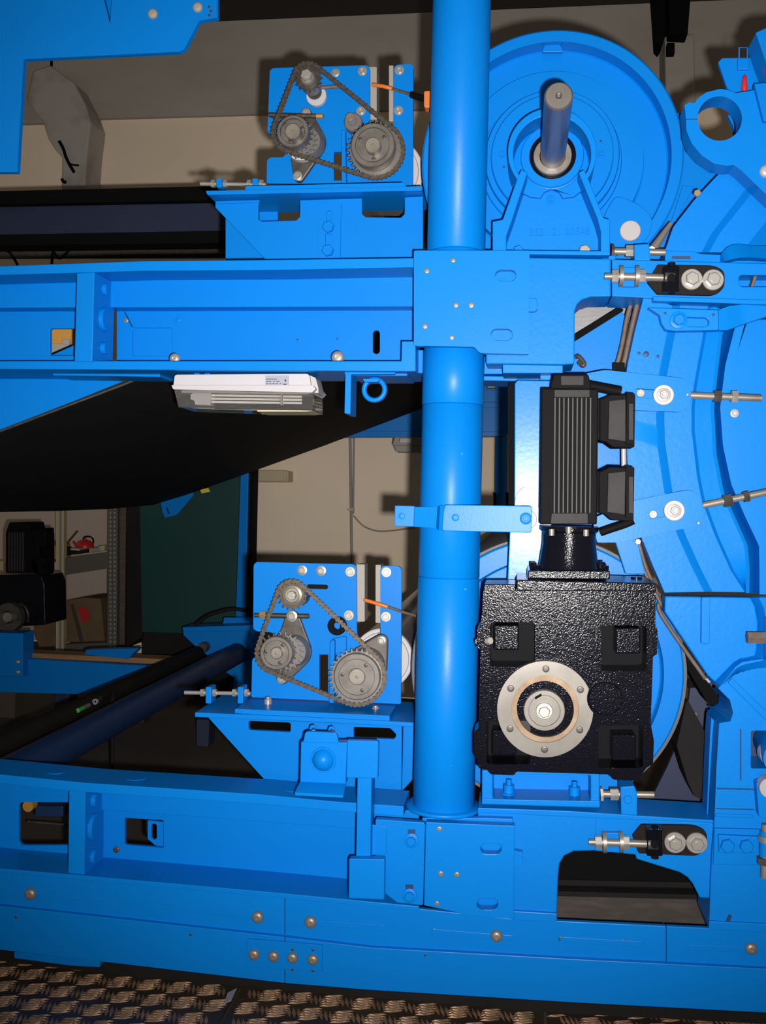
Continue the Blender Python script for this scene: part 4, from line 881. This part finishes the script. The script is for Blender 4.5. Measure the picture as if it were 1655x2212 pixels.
# ---- roller seen behind each unit and the orange sensor leads
for (x, y, r, lab) in ((826, 1424, 66, 'pale steel roller behind the lower chain drive'), (838, 372, 76, 'pale steel roller behind the upper chain drive')):
    t = thing('steel_roller', lab, 'roller', P(x, y+r, .6), 'steel rollers behind the chain drives'); c = P(x, y, .36); s = S(x, y, .36)
    ob('roller_tube', MB().cyl((c.x, .385, c.z), (c.x, 2.5, c.z), r*s, 64), 'chrome', t, smooth=40)
    ob('end_disc', MB().lathe((c.x, .36, c.z), (0, 1, 0), [(0, 0), (r*s*.86, 0), (r*s*.88, .006), (r*s*.97, .006), (r*s, .008), (r*s, .026), (0, .026)], 56), 'plastic_white', t, smooth=30)
sl = thing('sensor_lead', 'orange sensor lead reaching the post from the upper chain drive', 'cable', P(860, 200, .27), 'orange sensor leads')
cable('lead_tip', [(806, 183, .27), (830, 187, .26), (848, 192, .26)], 4.2, 'orange', sl); cable('lead_wire', [(846, 191, .26), (870, 199, .24), (893, 206, .22)], 3, 'brown_seal', sl)
rod('lead_boot', (890, 205, .22), (915, 213, .20), 7, 'black_flat', sl); plate('lead_plug', rc(rect(916, 196, 940, 232), 5), .19, .03, 'orange', sl)
sl = thing('sensor_lead', 'orange sensor lead reaching the post from the lower chain drive', 'cable', P(840, 1310, .27), 'orange sensor leads')
cable('lead_tip', [(788, 1296, .27), (815, 1304, .26), (838, 1311, .26)], 4.2, 'orange', sl); cable('lead_wire', [(836, 1310, .26), (870, 1322, .24), (905, 1332, .22)], 3, 'brown_seal', sl)
# ---- adjusting studs
def stud(label, x0, x1, y, lugs, Y, lugh):
    t = thing('tension_stud', label, 'stud', P((x0+x1)/2, y+12, Y), 'threaded tension studs on the shelf brackets')
    rod('threaded_rod', (x0, y, Y), (x1, y+2, Y), 4.2, 'zinc', t)
    for a in lugs:
        plate('lug', rc([(a, y-12), (a+12, y-12), (a+12, y+lugh), (a, y+lugh)], 3), Y-.02, .04, 'blue', t)
        rod('nut', (a-10, y, Y), (a-2, y, Y), 8.5, 'zinc', t, n=6); rod('nut', (a+14, y, Y), (a+24, y, Y), 8.5, 'zinc', t, n=6)
stud('threaded tension stud left of the lower chain drive', 399, 541, 1496, (444, 513), .26, 24)
stud('threaded tension stud left of the upper chain drive', 433, 575, 397, (467, 545), .26, 8)
# ================================================================== shelf brackets
lb = thing('shelf_bracket', 'lower blue shelf bracket under the lower chain drive', 'bracket', P(700, 1710, .2))
plate('shelf_plate', [(421, 1539), (640, 1548), (842, 1558), (893, 1561), (893, 1571), (842, 1568), (640, 1558), (421, 1549)], .17, .24, 'blue', lb)
plate('slide_plate', rc([(507, 1531), (842, 1546), (842, 1560), (640, 1550), (507, 1541)], 2), .175, .2, 'blue', lb)
plate('bracket_web', [(449, 1549), (868, 1569), (867, 1712), (581, 1695)], .20, .014, 'blue', lb, holes=[rc([(537, 1557), (628, 1561), (628, 1582), (537, 1577)], 5), rc([(764, 1570), (843, 1573), (857, 1587), (852, 1597), (764, 1594)], 4)])
plate('end_plate', [(871, 1566), (894, 1560), (894, 1680), (888, 1688), (868, 1710)], .23, .014, 'blue', lb)
for x, y in ((579, 1513), (811, 1532)):
    p = P(x, y+13, .25)
    ob('hold_down_bolt', MB().lathe(p-Vector((0, 0, .006)), (0, 0, 1), [(0, 0), (.020, 0), (.020, .004), (.014, .004), (.014, .008), (.0095, .008), (.0095, .024), (.006, .026), (.006, .03), (0, .03)], 6 if False else 20), 'zinc', lb, smooth=30)
ubk = thing('shelf_bracket', 'upper blue shelf bracket under the upper chain drive', 'bracket', P(690, 560, .2))
plate('shelf_plate', rc([(444, 412), (912, 402), (912, 411), (448, 421)], 2), .15, .16, 'blue', ubk)
plate('slide_plate', rc([(530, 402), (870, 394), (880, 404), (870, 410), (530, 412)], 2), .16, .15, 'blue', ubk)
plate('bracket_web', [(465, 436), (560, 432), (558, 446), (558, 474), (566, 478), (640, 476), (648, 468), (648, 432), (782, 428), (782, 462), (790, 469), (866, 470), (874, 462), (874, 426), (914, 424), (914, 562), (575, 562), (465, 448)], .19, .014, 'blue', ubk)
plate('rear_web', [(487, 440), (600, 436), (600, 562), (487, 562)], .30, .012, 'blue', ubk)
plate('weld_bead', [(465, 434), (560, 431), (560, 437), (465, 440)], .186, .01, 'blue', ubk, bev=.002)
plate('slotted_strap', rc([(687, 440), (737, 438), (735, 559), (687, 561)], 2), .184, .008, 'blue', ubk, holes=[slot(711, 460, 711, 478, 11), rect(703, 505, 718, 530)])
bolt(ubk, 710, 491, .182, 13, 'hex', 'blue'); bolt(ubk, 709, 542, .182, 13, 'hex', 'blue')
for x, y in ((601, 433), (826, 428)):
    p = P(x, y, .26); ob('under_nut', MB().lathe(p+Vector((0, 0, .02)), (0, 0, -1), [(0, 0), (.021, 0), (.021, .006), (.012, .006), (.012, .016), (0, .016)], 20), 'steel_dark', ubk, smooth=30)
# ================================================================== lamp and eye bolt below the beam
lm = thing('fluorescent_lamp', 'white fluorescent lamp with clear cover hung under the upper beam', 'lamp', P(530, 888, .1))
LY = .055
plate('lamp_housing', rc([(377, 809, 6), (668, 807, 8), (672, 832), (374, 834)], 2), LY+.01, .11, 'plastic_white', lm, bev=.004)
plate('housing_rim', rc([(370, 832), (676, 832), (682, 840), (674, 848), (374, 841)], 2), LY, .13, 'plastic_white', lm, bev=.003)
plate('end_clip', rc([(668, 810), (682, 816), (688, 838), (688, 850), (676, 848), (672, 832)], 3), LY+.02, .06, 'zinc_white', lm, bev=.003)
plate('lamp_lens', [(376, 842), (675, 848), (676, 886), (556, 886), (385, 880)], LY+.004, .12, 'lens', lm, bev=.002)
for y in (856, 863, 870): rod('lamp_tube', (440, y-1, LY+.04), (655, y+2, LY+.04), 2.6, 'tube_white', lm)
plate('lamp_socket', rc([(414, 852), (430, 846), (458, 846), (458, 876), (424, 875), (422, 866), (414, 864)], 2), LY+.03, .05, 'plastic_white', lm, bev=.002)
plate('reflector', [(395, 843), (668, 848), (668, 853), (395, 849)], LY+.025, .08, 'plastic_grey', lm, bev=0)
plate('tube_clip', rect(608, 850, 612, 876), LY+.03, .03, 'plastic_grey', lm, bev=0)
plate('lower_panel', [(556, 886), (676, 887), (660, 889), (556, 889)], LY+.004, .1, 'shelf_cream', lm, bev=0)
lbp = plate('rating_label', rect(573, 811, 624, 831), LY+.008, .002, 'label_grey', lm, bev=0)
mbl = MB()
for row, segs in ((818, ((575, 598),)), (823, ((575, 586), (590, 594), (597, 604))), (828, ((575, 579), (582, 586), (589, 593), (596, 600), (604, 607)))):
    for a_, b_ in segs: mbl.prism(pl(rect(a_, row, b_, row+1.6), LY+.0075), (0, .0005, 0))
mbl.prism(pl(rect(612, 829, 619, 831), LY+.0075), (0, .0005, 0)); mbl.prism(pl([(614, 820), (619, 820), (617, 826)], LY+.0075), (0, .0005, 0))
ob('label_print', mbl, 'print_ink', lbp)
for x in (424, 447, 588): plate('mounting_nub', rect(x-5, 801, x+6, 810), LY+.04, .03, 'blue', lm)
eyb = thing('eye_bolt', 'blue painted ring eye bolt below the upper beam', 'eye bolt', P(808, 872, .1))
c = P(809, 842, .1); s = S(809, 842, .1)
tor = []
for k in range(40):
    a = 2*math.pi*k/40; tor.append(c+Vector((math.cos(a)*22.5*s, 0, math.sin(a)*22.5*s)))
vs_ = []; fs_ = []; m_ = 12
for k, q_ in enumerate(tor):
    d = (q_-c).normalized()
    for j in range(m_):
        b_ = 2*math.pi*j/m_; vs_.append(q_+(d*math.cos(b_)+Vector((0, 1, 0))*math.sin(b_))*5.6*s)
for k in range(40):
    for j in range(m_): fs_.append((k*m_+j, ((k+1) % 40)*m_+j, ((k+1) % 40)*m_+(j+1) % m_, k*m_+(j+1) % m_))
ob('ring', MB().add(vs_, fs_), 'blue', eyb, smooth=60)
plate('neck', rc([(783, 818), (820, 818), (816, 825), (788, 825)], 2), .08, .04, 'blue', eyb)
lbr = thing('angle_bracket', 'blue angle bracket beside the ring eye bolt', 'bracket', P(750, 895, .1))
plate('angle_top', rc([(745, 804), (855, 803), (852, 808), (745, 809)], 1), .06, .08, 'blue', lbr); plate('angle_leg', rc([(746, 806), (759, 806), (757, 895), (744, 893)], 2), .06, .08, 'blue', lbr)
# ================================================================== clamp arm round the post
ca = thing('post_clip', 'light blue bent strap clipped across the middle of the post', 'strap', P(1000, 1152, -.01))
plate('strap_plate', rc([(961, 1090), (1150, 1093), (1148, 1151), (955, 1147), (957, 1110)], 6), -.012, .012, 'blue', ca)
loft('strap_bend', [[(894, 1095, .03), (894, 1138, .03)], [(945, 1095, .018), (942, 1140, .018)], [(951, 1092, -.004), (948, 1146, -.004)], [(962, 1091, -.010), (958, 1147, -.010)]], 'blue', ca, n=8, t=.01)
plate('strap_tab', rc([(853, 1092), (896, 1093), (894, 1138), (852, 1137)], 2), .02, .012, 'blue', ca)
bolt(ca, 868, 1115, .018, 7, 'screw', 'blue'); bolt(ca, 984, 1118, -.014, 8, 'screw', 'blue'); bolt(ca, 1136, 1120, -.014, 13, 'screw', 'blue')
# ================================================================== vertical plate behind the motor, lug
vp = thing('vertical_side_plate', 'upright blue plate left of the motor with a bright sheen', 'plate', P(1150, 1260, .06))
plate('plate_sheet', rc([(1112, 828), (1118, 821), (1192, 822), (1192, 1262), (1096, 1262), (1101, 1150), (1111, 1110)], 3), .055, .03, 'blueglare', vp, bev=.002)
plate('dark_gap_strip', [(1100, 826), (1112, 826), (1110, 1110), (1100, 1150), (1098, 1150)], .10, .04, 'black_flat', vp)  # black strip painted in for the dark gap beside the plate
plate('slotted_lug', rc([(1112, 1100), (1113, 1070, 20), (1133, 1049, 20), (1152, 1060, 18), (1168, 1110, 10), (1165, 1142), (1110, 1150)], 5), .035, .018, 'blueglare', vp, holes=[slot(1134, 1076, 1134, 1098, 14)], bev=.002)
disc('lug_boss', 1140, 1122, .03, 20, .02, 'blueglare', vp)
# arms from the motor plate to the studs
def arm(lab, pts, nx, ny, sx, sy, Y, rotpts):
    t = plate('tension_arm', rc(pts, 12), Y, .016, 'blue', mc, holes=[slot(sx-6, sy, nx, ny, 20)], label=lab)
    plate('slot_floor', circ((sx+nx)/2, (sy+ny)/2, 42, 12), Y+.0165, .003, 'blue', t, bev=0)
    disc('washer', nx, ny, Y-.006, 22, .006, 'zinc_white', t); bolt(t, nx, ny, Y-.007, 15, 'nutw', 'zinc_white', 'nut'); bolt(t, sx, sy, Y+.004, 8, 'sock', 'steel', 'bolt')
    bolt(t, *rotpts, Y-.0005, 3, 'screw', 'steel')
arm('upper blue arm with a white nut', [(1255, 809, 3), (1307, 799, 10), (1478, 817), (1493, 836), (1493, 868), (1471, 890), (1374, 886, 4), (1280, 880, 4)], 1434, 853, 1384, 849, .028, (1486, 852))
arm('lower blue arm with a white nut', [(1280, 1120, 4), (1371, 1081, 3), (1470, 1061, 10), (1493, 1058), (1513, 1072), (1523, 1108), (1512, 1136), (1440, 1149, 10), (1338, 1172, 4), (1290, 1172, 4)], 1457, 1103, 1411, 1111, .028, (1510, 1130))
def studrod(lab, a, b, nuts, Y):
    t = thing('tie_stud', lab, 'stud', P(a[0], a[1]+10, Y), 'steel tie studs through the curved rim')
    rod('threaded_rod', (*a, Y), (*b, Y), 7.5, 'steel', t)
    for (x, y, dx, r, m) in nuts:
        k = (b[1]-a[1])/(b[0]-a[0]); rod('nut', (x, y, Y), (x+dx, y+dx*k, Y), r, m, t, n=6)
studrod('steel tie stud ending right of the upper tension arm', (1490, 854), (1645, 860), ((1542, 856, 16, 14, 'steel_dark'), (1580, 857, 13, 14, 'zinc')), .038)
studrod('steel tie stud slanting right from the lower tension arm', (1518, 1092), (1700, 1054), ((1563, 1083, 18, 15, 'steel_dark'), (1606, 1074, 12, 13, 'steel_dark')), .038)
# plate with the bowed edge, steel sheet, seals
wedge = thing('gusset_plate', 'blue gusset plate with a black edge below the frame arch', 'plate', P(1290, 805, .2))
plate('gusset_sheet', rc([(1236, 738), (1342, 671, 4), (1352, 684, 6), (1336, 800), (1300, 812), (1200, 812), (1200, 760)], 3), .19, .014, 'blue', wedge)
plate('black_edge', [(1230, 736), (1232, 728), (1335, 664), (1348, 668), (1343, 674), (1236, 741)], .188, .02, 'black_flat', wedge)
cable('shackle', [(1243, 772, .15), (1250, 770, .145), (1262, 784, .14), (1259, 790, .14), (1250, 782, .145)], 5, 'steel_dark', wedge)
st_ = thing('steel_sheet', 'brushed grey steel sheet seen through the frame arch', 'sheet', P(1290, 740, .3))
plate('sheet_face', [(1220, 640), (1380, 630), (1360, 700), (1240, 770), (1220, 770)], .26, .01, 'brushed', st_); plate('sheet_fold', rect(1210, 640, 1222, 770), .25, .03, 'brushed', st_)
ss = thing('seal_strip', 'pair of brown rubber seal strips along the curved casting', 'seal', P(1350, 800, .08))
cable('strip', [(1380, 645, .13), (1368, 695, .13), (1357, 745, .13), (1345, 803, .13)], 6, 'brown_seal', ss); cable('strip', [(1366, 650, .14), (1355, 685, .14), (1344, 745, .14), (1329, 803, .14)], 5, 'brown_seal', ss)
plate('strip_clamp', rect(1324, 783, 1350, 806), .118, .012, 'black_matt', ss)
ss2 = thing('seal_strip', 'thin brown seal strips between gearbox and lower cover', 'seal', P(1420, 1330, .08))
cable('strip', [(1379, 1170, .135), (1397, 1230, .135), (1424, 1292, .135), (1430, 1330, .135), (1524, 1466, .135)], 4.5, 'brown_seal', ss2); cable('strip', [(1374, 1190, .12), (1400, 1250, .12), (1436, 1320, .12)], 4, 'brown_seal', ss2)
plate('blue_stay', [(1326, 1160), (1372, 1145), (1394, 1240), (1352, 1240)], .11, .02, 'blue', ss2); bolt(ss2, 1378, 1170, .09, 7, 'hex', 'steel')
bs = thing('shaft_behind_motor', 'white steel rod between the two motor connectors', 'rod', P(1347, 1010, .05))
rod('rod_bar', (1347, 950, .045), (1348, 1020, .045), 5.5, 'zinc_white', bs); rod('rod_end', (1347, 944, .045), (1347, 952, .045), 8, 'zinc_white', bs)
bp_ = thing('back_panel', 'plain deep blue panel behind the motor connectors', 'panel', P(1320, 1170, .2))
plate('panel_sheet', [(1190, 815), (1368, 815), (1362, 930), (1366, 1060), (1376, 1150), (1190, 1150)], .20, .015, 'blue', bp_); plate('panel_fold', rect(1190, 1144, 1378, 1152), .19, .03, 'blue', bp_)
# ================================================================== lower drum
ld = thing('drum', 'big blue drum disc with a steel shell behind the gearbox', 'drum', P(1180, 1756, .3))
turned('drum_disc', 1182, 1452, .185, [(0, .02), (188, .02), (192, .024), (240, .024), (243, .02), (246, 0), (284, 0), (288, .004), (288, .04), (0, .04)], 'blue', ld, 128, smooth=25)
c = P(1182, 1452, .226); s = S(1182, 1452, .226)
ob('drum_shell', MB().lathe((c.x, .226, c.z), (0, 1, 0), [(270*s, 0), (284*s, 0), (294*s, .004), (297*s, .02), (297*s, 2.4)], 96), 'brushed', ld, smooth=40)
blk = thing('dark_drive_belt', 'black belt running diagonally beside the lower drum', 'belt', P(1480, 1600, .25))
plate('belt_run', [(1467, 1352), (1470, 1358), (1535, 1480), (1560, 1515), (1552, 1530), (1530, 1520), (1488, 1450), (1476, 1385)], .22, .10, 'black_flat', blk)
plate('belt_run', [(1482, 1520), (1486, 1512), (1524, 1582), (1524, 1730), (1500, 1720), (1486, 1690), (1462, 1612)], .22, .12, 'rubber', blk)
plate('belt_clip', [(1523, 1467), (1531, 1460), (1540, 1468), (1532, 1477)], .20, .02, 'label_grey', blk)
ipn = thing('side_panel', 'dark inner side panel with small bolts right of the lower drum', 'panel', P(1490, 1740, .4))
plate('panel_sheet', [(1495, 1380), (1600, 1380), (1600, 2040), (1380, 2040), (1380, 1780), (1440, 1660), (1480, 1570), (1492, 1480)], .40, .02, 'navy', ipn)
bolt(ipn, 1495, 1453, .398, 7, 'hex', 'steel_dark'); bolt(ipn, 1504, 1545, .398, 6, 'screw', 'steel_dark')
plate('panel_slot', rect(1486, 1466, 1520, 1486), .395, .01, 'black_flat', ipn)
# ================================================================== gearbox
GY = -.14
gb = thing('gearbox', 'glossy black cast gearbox with a steel output flange', 'gearbox', P(1220, 1687, 0))
gout = [(1044, 1275), (1115, 1277), (1116, 1258), (1417, 1265), (1416, 1352), (1421, 1360), (1420, 1414), (1411, 1417), (1406, 1564), (1413, 1600), (1411, 1651), (1397, 1658), (1378, 1687), (1323, 1684), (1317, 1673), (1115, 1667), (1111, 1675), (1059, 1673), (1055, 1663), (1034, 1660), (1030, 1637), (1024, 1630), (1024, 1580), (1034, 1574), (1036, 1477), (1038, 1402), (1030, 1400), (1031, 1356), (1038, 1350), (1042, 1319)]
PK = [(1059, 1344, 1156, 1440), (1299, 1351, 1397, 1449), (1051, 1557, 1146, 1651), (1293, 1567, 1389, 1659)]
PD = [(1067, 1350, 1121, 1404), (1330, 1356, 1384, 1412), (1063, 1578, 1115, 1632), (1322, 1588, 1374, 1643)]
plate('housing', rc(gout, 5), GY, .075, 'black_gloss', gb, holes=[rc(rect(*p), 9) for p in PK], bev=.004)
plate('housing_back', rc([(1060, 1272), (1410, 1275), (1404, 1650), (1050, 1648)], 8), GY+.075, .12, 'black_pocket', gb, bev=.004)
for p in PD: plate('cast_pad', rc(rect(*p), 4), GY+.02, .055, 'black_gloss', gb, bev=.003)
plate('flange', rc([(1116, 1252), (1418, 1260), (1418, 1278), (1116, 1276)], 3), GY-.006, .19, 'black_gloss', gb, bev=.004)
plate('shoulder', rc([(1046, 1262), (1114, 1262), (1114, 1278), (1044, 1280)], 3), GY+.01, .12, 'black_gloss', gb, bev=.004)
rod('breather', (1375, 1246, -.03), (1375, 1252, -.03), 12, 'black_gloss', gb); rod('drain_plug', (1032, 1386, GY+.03), (1060, 1384, GY-.004), 7, 'plastic_grey', gb)
fo = []
for k in range(96):
    a = 2*math.pi*k/96; x, y = 1178+104*math.cos(a), 1532+104*math.sin(a); d = math.hypot(x-1308, y-1509)
    if d < 40: x, y = 1308+(x-1308)*40/d, 1509+(y-1509)*40/d
    fo.append((x, y))
plate('output_flange', fo, GY-.012, .02, 'flange_steel', gb, holes=[circ(1178, 1532, 73, 56)], bev=.0015)
turned('flange_step', 1178, 1532, GY-.006, [(61, 0), (73.5, 0), (73.5, .012), (61, .012), (61, 0)], 'flange_rust', gb)
turned('seal_face', 1178, 1532, GY+.004, [(0, 0), (62, 0), (62, .01), (0, .01)], 'seal_dark', gb)
turned('hollow_shaft', 1176, 1535, GY-.008, [(0, .003), (32.5, .003), (33, .006), (34, .006), (34.5, 0), (43, 0), (44.5, .002), (44.5, .02), (0, .02)], 'flange_steel', gb)
plate('keyway', [(1155, 1506), (1169, 1498), (1171, 1503), (1157, 1511)], GY-.0085, .002, 'black_flat', gb, bev=0)
turned('retaining_washer', 1176, 1536, GY-.010, [(0, 0), (17, 0), (18, .002), (18, .008), (0, .008)], 'zinc', gb); bolt(gb, 1176, 1537, GY-.011, 13, 'hex', 'zinc')
for k in range(6):
    a = math.radians(-90+60*k+1); bolt(gb, 1178+87*math.cos(a), 1532+87*math.sin(a), GY-.0125, 7.5, 'screw', 'steel_dark')
turned('cover_boss', 1308, 1509, GY-.006, [(0, 0), (34, 0), (36.5, .003), (37, .02), (0, .02)], 'black_gloss', gb)
gf = thing('bearing_pedestal', 'blue cast pedestal with two painted bolts under the gearbox', 'pedestal', P(1170, 1750, 0))
plate('foot_body', [(1041, 1664), (1296, 1664), (1296, 1746), (1041, 1738)], .02, .12, CAST, gf, holes=[rc([(1065, 1672), (1276, 1675), (1276, 1732), (1065, 1726)], 6)], bev=.003)
plate('foot_back', [(1050, 1660), (1290, 1660), (1290, 1722), (1050, 1716)], .10, .02, 'blue', gf)
plate('foot_base', [(1041, 1726), (1296, 1731), (1296, 1744), (1041, 1737)], .015, .14, 'blue', gf)
for x, y in ((1099, 1716), (1241, 1721)):
    p = P(x, y, .06); ob('foot_bolt', MB().lathe(p, (0, 0, 1), [(0, -.006), (.017, -.006), (.017, .004), (.012, .004), (.012, .022), (.006, .022), (.006, .034), (0, .034)], 20), 'blue', gf, smooth=30)
# ================================================================== motor
my = -.045
mt = thing('servo_motor', 'black ribbed electric motor standing on the gearbox', 'motor', P(1230, 1250, .0))
MFY = my-.062
plate('motor_body', rc([(1170, 838), (1293, 840), (1290, 1133), (1166, 1133)], 4), MFY, .125, 'black_matt', mt, bev=.004)
plate('end_band', rc(rect(1198, 842, 1274, 858), 1), MFY-.006, .01, 'black_face', mt); plate('end_band', rc([(1192, 1109), (1270, 1109), (1270, 1131), (1190, 1131)], 1), MFY-.006, .01, 'black_face', mt)
for i in range(9):
    x = 1198+i*9.6; plate('cooling_rib', [(x, 859), (x+2.8, 859), (x+1.0, 1108), (x-1.8, 1108)], MFY-.008, .010, 'rib_highlight', mt, bev=.0005)
plate('motor_cap', rc([(1190, 840), (1190, 830), (1196, 808), (1271, 808), (1277, 830), (1277, 842)], 4), MFY+.012, .10, 'black_matt', mt, bev=.003)
plate('cap_label', rect(1212, 812, 1261, 832), MFY+.009, .004, 'black_face', mt, bev=.001)
rod('cable_gland', (1270, 832, my), (1342, 846, my), 11, 'black_matt', mt)
def conn(pts, face, edge, ytop):
    plate('connector_box', rc(pts, 3), MFY+.02, .07, 'black_matt', mt, bev=.003)
    plate('connector_face', rc(face, 2), MFY+.008, .014, 'black_face', mt, bev=.003); plate('connector_lid', rc(edge, 1), MFY+.006, .05, 'black_matt', mt, bev=.002)
    plate('connector_neck', rect(1286, ytop, 1306, ytop+88), MFY+.03, .05, 'black_matt', mt)
conn([(1296, 862), (1308, 858), (1318, 852), (1373, 852), (1371, 966), (1324, 966), (1308, 954), (1296, 952)], [(1316, 866), (1352, 862), (1352, 954), (1314, 948)], [(1354, 848), (1372, 850), (1371, 962), (1353, 958)], 862)
conn([(1294, 1020), (1306, 1014), (1318, 1008), (1371, 1010), (1369, 1126), (1322, 1124), (1306, 1110), (1294, 1108)], [(1314, 1022), (1352, 1018), (1350, 1112), (1312, 1106)], [(1353, 1006), (1370, 1009), (1368, 1122), (1352, 1118)], 1018)
for y0 in (872, 1030): plate('lid_window', rc(rect(1359, y0, 1368, y0+78), 1), MFY+.004, .003, 'black_face', mt, bev=0)
cable('connector_lead', [(1297, 1150, my), (1320, 1142, my), (1350, 1132, my), (1368, 1124, my)], 9, 'black_matt', mt)
# bell housing
c = P(1228, 1232, my); z0 = c.z; z1 = P(1228, 1137, my).z; s = S(1228, 1180, my)
bl = thing('bell_housing', 'glossy black tapered bell housing between motor and gearbox', 'housing', c)
ob('bell_body', MB().lathe((c.x, my, z0), (0, 0, 1), [(0, 0), (66*s, 0), (64*s, .006), (62*s, .02), (57*s, (z1-z0)*.6), (57*s, (z1-z0)*.85), (62*s, (z1-z0)*.9), (62*s, z1-z0), (0, z1-z0)], 40), 'black_gloss', bl, smooth=30)
plate('base_plate', rc([(1141, 1232), (1318, 1233), (1318, 1252), (1140, 1250)], 3), MFY-.012, .16, 'black_gloss', bl, bev=.004)
for x, y in ((1192, 1149), (1229, 1144), (1266, 1150)): rod('flange_nut', (x, y-6, MFY+.004), (x, y+8, MFY+.004), 6, 'steel', bl)
for x, y in ((1152, 1222), (1160, 1228), (1300, 1222), (1308, 1230)): rod('base_nut', (x, y-8, MFY+.05), (x, y+8, MFY+.05), 8, 'black_gloss', bl, n=6)
# ================================================================== tensioner clevises
def clevis(lab, body, blk, w, rod_, nuts, plates, Y, bl):
    t = thing('tension_clevis', lab, 'clevis', P(w[0][0], w[0][1]+40, Y), 'black clevis tensioners with eye bolts')
    plate('clevis_plate', rc(body, 14), Y, .012, 'black_face2', t, bev=.002)
    plate('clevis_block', rc(blk, 3), Y-.03, .03, 'black_gloss', t, bev=.003)
    for x, y in w: disc('washer', x, y, Y-.006, 22.5, .006, 'zinc', t); bolt(t, x, y, Y-.006, 15, 'hex', 'zinc', rot=.35*x)
    (a, b) = rod_; rod('eye_bolt', (*a, Y-.02), (*b, Y-.02), 8, 'steel', t); rod('rod_tip', (a[0]-16, a[1], Y-.02), (a[0]+2, a[1], Y-.02), 7, 'steel', t)
    for x, dx in nuts: rod('nut', (x, a[1], Y-.02), (x+dx, a[1], Y-.02), 15, 'zinc', t, n=6)
    for x in plates: rod('collar', (x, a[1], Y-.02), (x+8, a[1], Y-.02), 23, 'steel', t)
    plate('guide_block', rc([(plates[0]+6, a[1]-20), (plates[1]+2, a[1]-20), (plates[1]+2, a[1]+22), (plates[0]+6, a[1]+22)], 2), Y-.008, .012, 'blue', t)
    disc('pin_head', bl[0], bl[1], Y-.036, 9, .008, 'black_matt', t); rod('pin', (bl[0], blk[0][1]-6, Y-.015), (bl[0], blk[2][1]+4, Y-.015), 8, 'black_matt', t)
    rod('eye_ball', (bl[0]-16, a[1]+3, Y-.022), (bl[0]+6, a[1]+4, Y-.022), 13, 'steel_dark', t)
clevis('upper black clevis tensioner with two large bolts on the right beam', [(1398, 609, 3), (1421, 571, 3), (1544, 573), (1566, 585), (1566, 622), (1544, 638), (1420, 635, 3)], [(1434, 574), (1468, 574), (1468, 630), (1434, 630)], [(1495, 603), (1541, 604)], ((1322, 597), (1436, 600)), ((1322, 14), (1380, 14)), (1338, 1372), .03, (1451, 600))
clevis('lower black clevis tensioner with two large bolts on the lower frame', [(1366, 1806, 3), (1386, 1782, 3), (1502, 1784), (1528, 1796), (1528, 1832), (1508, 1850), (1380, 1844, 3)], [(1398, 1790), (1432, 1790), (1432, 1850), (1398, 1850)], [(1459, 1821), (1506, 1822)], ((1288, 1819), (1402, 1823)), ((1286, 14), (1345, 14)), (1302, 1338), .03, (1415, 1824))
# ================================================================== square bar bracket with domed button
sq = thing('square_bar_bracket', 'light blue bracket with a domed button on a square bar', 'bracket', P(790, 1943, -.1))
QY = -.03
plate('button_plate', rc([(650, 1602), (750, 1604), (747, 1694), (648, 1690)], 3), QY, .03, 'blue', sq, bev=.002)
plate('top_flap', rc([(655, 1604), (659, 1580, 8), (727, 1583, 8), (732, 1606)], 3), QY-.004, .012, 'blue', sq, bev=.002)
loft('lip', [[(648, 1689, QY), (747, 1693, QY)], [(637, 1712, QY-.035), (742, 1718, QY-.035)], [(638, 1718, QY-.035), (741, 1723, QY-.035)]], 'blue', sq, n=6, t=.006)
turned('dome_button', 698, 1642, QY-.002, [(0, -.018), (8, -.0165), (15, -.012), (21, -.006), (24, 0), (27, 0), (28, .002), (28, .01), (0, .01)], 'blue', sq)
plate('bar_block', rc([(750, 1599), (818, 1601, 6), (816, 1682), (748, 1681)], 3), QY-.01, .016, 'blue', sq, bev=.003)
plate('square_bar', [(772, 1678), (803, 1680), (800, 1858), (769, 1856)], QY, .055, 'blue', sq, bev=.002)
plate('end_block', rc([(754, 1855), (831, 1856), (830, 1944), (753, 1941)], 3), QY-.02, .022, 'blue', sq, bev=.003)
plate('side_arm', rc([(800, 1781), (835, 1785), (834, 1846), (800, 1848)], 2), QY+.028, .004, 'blue', sq)
for x, y in ((677, 1572), (717, 1575)): bolt(sq, x, y, .08, 8, 'hex', 'blue'); rod('bolt_shank', (x, y+4, .08), (x, y+10, QY+.02), 5, 'blue', sq)
